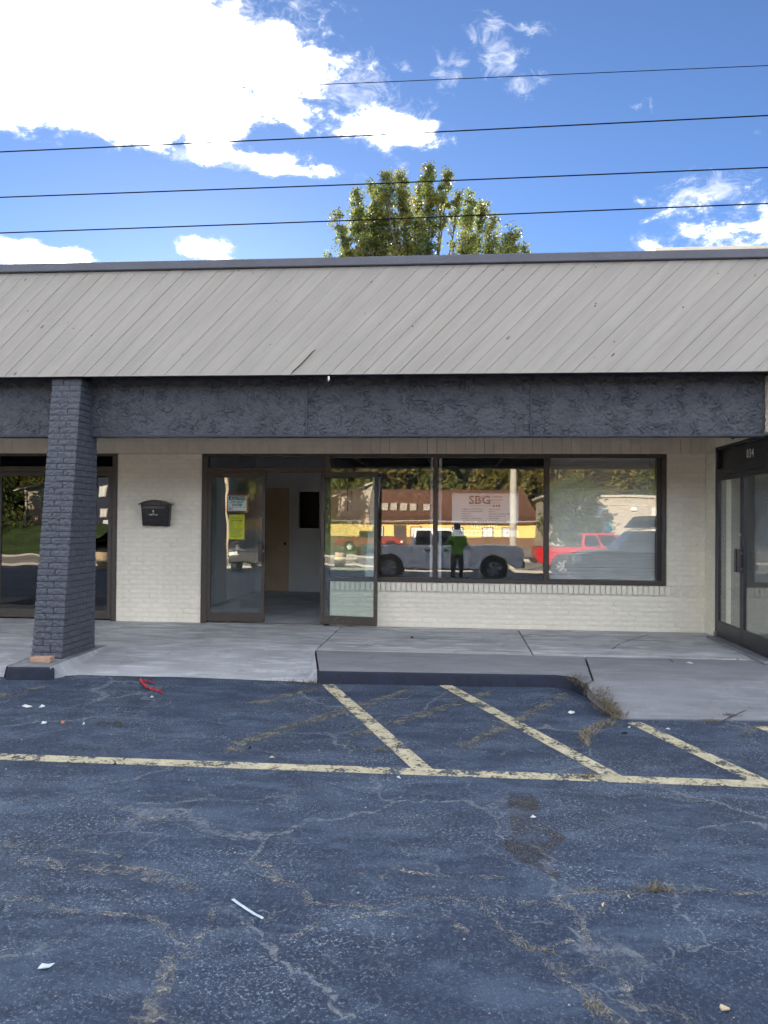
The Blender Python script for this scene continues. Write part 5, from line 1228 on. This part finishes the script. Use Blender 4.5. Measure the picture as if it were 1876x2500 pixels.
for px in (785, 925, 1016, 1118, 1192, 1240): x = refl(px, 1300, 85).x; window_on(h1, x, 1.1, 1.15, 1.15, YH)
x = refl(978, 1290, 85).x
dd = MB().box(x - .75, x + .75, YH, YH + .06, zr + .1, 1.95).build('door', M['browntrim'], h1); MB().box(x - .55, x + .55, YH + .05, YH + .08, zr + .12, 1.78).build('door_panel', M['roofdark'], dd)
x = rx + .75; MB().box(x - .09, x + .09, YH + .2, YH + .38, zr, ez - .1).build('downpipe', M['browntrim'], h1)

YT = -75; a_, b_ = refl(1330, 1300, 75).x, refl(1660, 1300, 75).x
h2 = thing('roadside_building', 'two storey grey tan siding building with a teal door, mirrored behind the blind', 'building', ((a_ + b_) / 2, YT - 5, zr)); tz2 = refl(1500, 1217, 75).z
MB().box(a_, b_, YT - 10, YT, zr, tz2).build('wall', M['greytan'], h2); MB().box(a_ - .4, b_ + .4, YT - 10.4, YT + .4, tz2, tz2 + .22).build('roof', M['kerbc'], h2); z_ = refl(1500, 1237, 75).z; MB().box(a_, b_, YT, YT + .12, z_, z_ + .12).build('band', M['kerbc'], h2)
z_ = refl(1500, 1275, 75).z
p0, p1 = refl(1480, 1277, 75), refl(1494, 1308, 75); MB().box(p0.x, p1.x, YT, YT + .08, zr + .1, p0.z).build('door', M['teal'], h2)
p0, p1 = refl(1540, 1241, 75), refl(1553, 1249, 75); MB().box(p0.x, p1.x, YT, YT + .4, p1.z, p0.z).build('air_conditioner', M['lamp'], h2)
for px in (1470, 1600): window_on(h2, refl(px, 1252, 75).x, refl(px, 1252, 75).z, .9, 1.0, YT, 'kerbc'); window_on(h2, refl(px + 2, 1288, 75).x, refl(px, 1288, 75).z, .9, 1.0, YT, 'kerbc')

YL = -70; a_, b_ = refl(62, 1290, 70).x, refl(150, 1290, 70).x; gz = refl(80, 1298, 70).z
h3 = thing('house', 'two tone tan house with a pale sloping roof edge, mirrored in the tinted doors', 'house', ((a_ + b_) / 2, YL - 6, gz))
zA = refl(62, 1196, 70).z; zB = refl(150, 1165, 70).z; zm = refl(80, 1240, 70).z
MB().prism([(a_, YL, zm), (b_, YL, zm), (b_, YL, zB), (a_, YL, zA)], (0, 0, 0), (0, -10, 0)).build('upper_wall', M['greytan'], h3); MB().box(a_ + .02, b_ - .02, YL - 9.9, YL + .05, gz - 1, zm).build('lower_wall', M['tanwall'], h3)
MB().prism([(a_ - .9, YL + .7, zA - .25), (b_ + .3, YL + .7, zB + .1), (b_ + .3, YL + .7, zB + .35), (a_ - .9, YL + .7, zA)], (0, 0, 0), (0, -11.4, 0)).build('roof', M['kerbc'], h3)
MB().box(a_ - .02, a_ + .16, YL + .05, YL + .18, gz, zA).build('downpipe', M['kerbc'], h3)
a2, b2 = refl(165, 1290, 68).x, refl(470, 1290, 68).x
h4 = thing('house', 'windowed house side, its shade coloured dark blue, mirrored at the right of the tinted doors', 'house', ((a2 + b2) / 2, -76, gz))  # shaded house side built separately, shade put into its colour
MB().box(a2, b2, -84, -74, gz - 1, gz + 6.4).build('wall', M['darkhouse'], h4); MB().prism([(a2 - .5, -73.5, gz + 6.4), (b2 + .5, -73.5, gz + 6.4), (b2 + .5, -79, gz + 9), (a2 - .5, -79, gz + 9)], (0, 0, 0), (0, 0, .3)).build('roof', M['roofdark'], h4)
for px, py in ((250, 1203), (256, 1258), (300, 1205), (305, 1258), (360, 1206), (420, 1206)): q = refl(px, py, 74); window_on(h4, q.x, q.z, .8, 1.2, -74, 'kerbc')
q = refl(251, 1290, 72); MB().box(q.x - .4, q.x + .4, -74, -73.3, q.z - .3, q.z + .4).build('air_conditioner', M['lamp'], h4)

# poles
pp = thing('lamp_post', 'thick white lamp post standing on the lot, mirrored across the banner', 'lamp post', (refl(1257, 1200, 26).x, -26.6, zr)); x = refl(1257, 1200, 26).x
MB().tube([(x, -26.7, zr), (x, -26.7, 4), (x, -26.7, 9)], [.17, .16, .13], 12).build('post', M['kerbc'], pp); MB().tube([(x, -26.7, 8.9), (x + .9, -26.7, 9.2), (x + 1.6, -26.7, 9.2)], .05).build('arm', M['kerbc'], pp); MB().box(x + 1.3, x + 2.0, -26.85, -26.55, 9.1, 9.3).build('lamp_head', M['kerbc'], pp)
x = refl(555, 1300, 30).x
up = thing('sign_post', 'sunlit wooden post carrying a square tan board, mirrored beside the caution sign', 'sign post', (x, -30, zr))
MB().tube([(x, -30, zr), (x, -30, refl(555, 1178, 30).z)], .09, 8).build('post', M['tan'], up); q0, q1 = refl(538, 1165, 30), refl(560, 1182, 30); MB().box(q0.x, q1.x, -29.95, -29.8, q1.z, q0.z).build('board', M['tan'], up)

# trees of the wood beyond, and two nearer ones
def tree_proto(seed, h, r, n, leaf, slots, cone=False):
    rr = random.Random(seed); tr, cr = MB(), MB(); tr.tube([(0, 0, -.5), (.1, 0, h * .35), (0, .1, h * .8)], [h * .022, h * .017, h * .006], 7)
    cl = []
    for k in range(70):
        t = rr.random(); z = h * ((.04 if cone else .14) + (.93 if cone else .83) * t); env = r * ((1 - t) * 1.05 + .06 if cone else (1 - (2 * t - .9) ** 2 * .75)); a = rr.uniform(0, 2 * pi); q = env * (rr.random() ** .5)
        c = Vector((q * cos(a), q * sin(a), z)); cl.append((c, r * rr.uniform(.18, .36), rr.choice(slots)))
        tr.tube([(0, 0, z * .75), c], [h * .005, h * .002], 4)
    for k in range(n):
        c, q, s = rr.choice(cl); d = Vector((rr.gauss(0, 1), rr.gauss(0, 1), rr.gauss(0, .8))).normalized() * q * rr.random() ** .35
        leaf_quad(cr, c + d, leaf * rr.uniform(.7, 1.3), rr, s if rr.random() < .8 else rr.choice(slots))
    me = []
    for b, nm, ms in ((tr, 'trunk', [M['bark']]), (cr, 'crown', [M['leaf_a'], M['leaf_d'], M['leaf_e'], M['leaf_c']])):
        m = bpy.data.meshes.new(nm); m.from_pydata(b.v, [], b.f)
        for q in ms: m.materials.append(q)
        if nm == 'crown': m.polygons.foreach_set('material_index', b.mi)
        me.append(m)
    return me
PR = [tree_proto(1, 13, 4.2, 5200, .66, (0, 1, 1)), tree_proto(2, 15, 4.6, 5600, .7, (1, 2, 2)), tree_proto(3, 12, 4.0, 5000, .64, (0, 1, 2)), tree_proto(4, 14, 4.4, 5200, .66, (2, 2, 3))]
rr = random.Random(17)
def put_tree(me, loc, s, label, group, name='woodland_tree'):
    t = thing(name, label, 'tree', loc, group); t.scale = (s, s, s * rr.uniform(.92, 1.1)) if group else (s, s, s); t.rotation_euler = (0, 0, rr.uniform(0, 6.28))
    for m in me:
        o = bpy.data.objects.new(m.name, m); C.objects.link(o); o.parent = t
    return t
for k in range(20): put_tree(PR[rr.randrange(4)], (-78 + k * 7.6 + rr.uniform(-2, 2), -108 + rr.uniform(-3, 3), zr), rr.uniform(.92, 1.15), 'dense olive green woodland tree mirrored above the brown roof', 'woodland trees beyond the road')
for k in range(18): put_tree(PR[rr.randrange(4)], (-80 + k * 8.6 + rr.uniform(-2, 2), -118 + rr.uniform(-3, 3), 1.5), rr.uniform(1.05, 1.3), 'dense olive green woodland tree mirrored above the brown roof', 'woodland trees beyond the road')
lt_ = tree_proto(6, 6.4, 2.6, 3000, .34, (0, 1, 0)); put_tree(lt_, (refl(1395, 1290, 60).x, -62, zr), 1.0, 'rounded shade tree in front of the grey tan building', None, 'shade_tree')
put_tree(lt_, (refl(1445, 1290, 58).x, -66, zr), 1.1, 'second shade tree, nearer to the teal door', None, 'shade_tree')
dk = tree_proto(8, 9, 3.0, 3200, .4, (0, 0, 1), True); put_tree(dk, (refl(-45, 1290, 62).x, -64, gz - .5), 1.15, 'dark conifer at the far left edge of the tinted door mirror image', None, 'conifer_tree')

# ------------------------------------------------------------------ the person taking the picture
M['skin'] = mat('skin', (.45, .27, .19), .5, .4, 8, .06, 0, 0); M['green'] = mat('green_hoodie', (.16, .38, .045), .85, .2, 9, .1, 40, .2); M['jeans'] = mat('dark_jeans', (.018, .022, .035), .85, .2, 9, .1, 40, .2)
def person():
    PX_, PY_ = .075, -11.74; G = lotz(-11.7)
    t = thing('person', 'person in a green hoodie, dark trousers and dark cap holding up a phone', 'person', (PX_, PY_, G))
    V, Ed, Rd = [], [], []
    def v(x, y, z, r, par=None, r2=None):
        V.append((x, y, z)); Rd.append((r, r2 or r)); 
        if par is not None: Ed.append((par, len(V) - 1))
        return len(V) - 1
    pel = v(0, 0, .98, .165, None, .12); sp_ = v(0, .005, 1.18, .16, pel, .115); ch = v(0, .01, 1.40, .175, sp_, .12); nk = v(0, .03, 1.555, .06, ch); hd = v(0, .06, 1.66, .085, nk, .10); tp = v(0, .055, 1.78, .075, hd, .09)
    nose = v(0, .165, 1.69, .014, hd)
    hands = []
    for s in (-1, 1):
        sh = v(s * .19, .0, 1.46, .075, ch); el = v(s * .275, .13, 1.235, .055, sh); fo = v(s * .2, .24, 1.42, .046, el); wr = v(s * .115, .315, 1.60, .032, fo); pm = v(s * .085, .335, 1.665, .034, wr, .018)
        for k in range(4):
            b = v(s * (.085 - .008), .352 - .004 * k, 1.70 - .021 * k + .03, .010, pm); e = v(s * .066, .372, 1.725 - .020 * k, .009, b); v(s * (.045 + .004 * (k == 3)), .378, 1.722 - .019 * k, .008, e)
        b = v(s * .06, .33, 1.67, .011, pm); v(s * .05, .345, 1.70, .010, b)
        hp = v(s * .10, .0, .90, .105, pel); kn = v(s * .115, .025, .50, .07, hp); an = v(s * .12, -.02, .10, .048, kn); v(s * .135, .16, .045, .045, an, .035)
    me = bpy.data.meshes.new('body'); me.from_pydata(V, Ed, []); o = bpy.data.objects.new('body', me); C.objects.link(o)
    md = o.modifiers.new('skin', 'SKIN'); md.use_smooth_shade = True
    for k, sv in enumerate(me.skin_vertices[0].data): sv.radius = Rd[k]; sv.use_root = (k == 0)
    o.modifiers.new('sub', 'SUBSURF').levels = 2
    dg = bpy.context.evaluated_depsgraph_get(); nm = bpy.data.meshes.new_from_object(o.evaluated_get(dg)); bpy.data.objects.remove(o); nm.name = 'body'
    nm.materials.clear()
    for q in ('green', 'jeans', 'skin', 'rubber'): nm.materials.append(M[q])
    for p in nm.polygons:
        c = p.center; k = 0
        if c.z < .97 and abs(c.x) < .24: k = 1
        if c.z < .10: k = 3
        if c.z > 1.565 and abs(c.x) < .13 and (c.y < .2 or c.z > 1.6) or (c.y > .27 and c.z > 1.59): k = 2
        p.material_index = k; p.use_smooth = True
    b = bpy.data.objects.new('body', nm); C.objects.link(b); b.parent = t
    def part(mb, name, mt, **kw):
        o = mb.build(name, M[mt], None, **kw); o.parent = t; return o
    rings = [[(q * cos(k * pi / 8) * .9, .055 + q * sin(k * pi / 8) * 1.1, z) for k in range(16)] for q, z in ((.100, 1.715), (.106, 1.76), (.10, 1.82), (.075, 1.86), (.03, 1.875))]
    part(MB().ring_loft(rings), 'cap', 'jeans', smooth=True)
    part(MB().hexa([(-.075, .13, 1.728), (.075, .13, 1.728), (.055, .25, 1.705), (-.055, .25, 1.705), (-.075, .13, 1.738), (.075, .13, 1.738), (.055, .25, 1.715), (-.055, .25, 1.715)]), 'cap_brim', 'jeans', bevel=.003)
    part(MB().ring_loft([[(q * cos(k * pi / 8) * .93, .035 + q * sin(k * pi / 8) * .95, z) for k in range(16)] for q, z in ((.07, 1.62), (.088, 1.66), (.094, 1.715))]), 'hair', 'drydark', smooth=True)
    for s in (-1, 1):
        part(MB().disc((s * .034, .147, 1.70), (0, 1, 0), .012, .012, 10), 'eye', 'navy'); part(MB().disc((s * .092, .05, 1.69), (1, 0, .1), .026, .016, 10), 'ear', 'skin')
    part(MB().box(-.024, .024, .148, .156, 1.635, 1.643), 'mouth', 'redprint')
    ph = thing('phone', 'black phone held up at eye height by the person in green', 'phone', (PX_, PY_ + .39, G + 1.72))
    MB().box(PX_ - .037, PX_ + .037, PY_ + .383, PY_ + .391, G + 1.655, G + 1.80).build('casing', M['black'], ph, bevel=.002); MB().disc((PX_ + .02, PY_ + .392, G + 1.775), (0, 1, 0), .009, .003, 12).build('lens', M['carglass'], ph)
person()

SC.cycles.use_denoising = True; SC.cycles.denoising_prefilter = 'FAST'
SC.cycles.max_bounces = 10; SC.cycles.transparent_max_bounces = 16; SC.cycles.glossy_bounces = 5; SC.cycles.caustics_reflective = False; SC.cycles.caustics_refractive = False
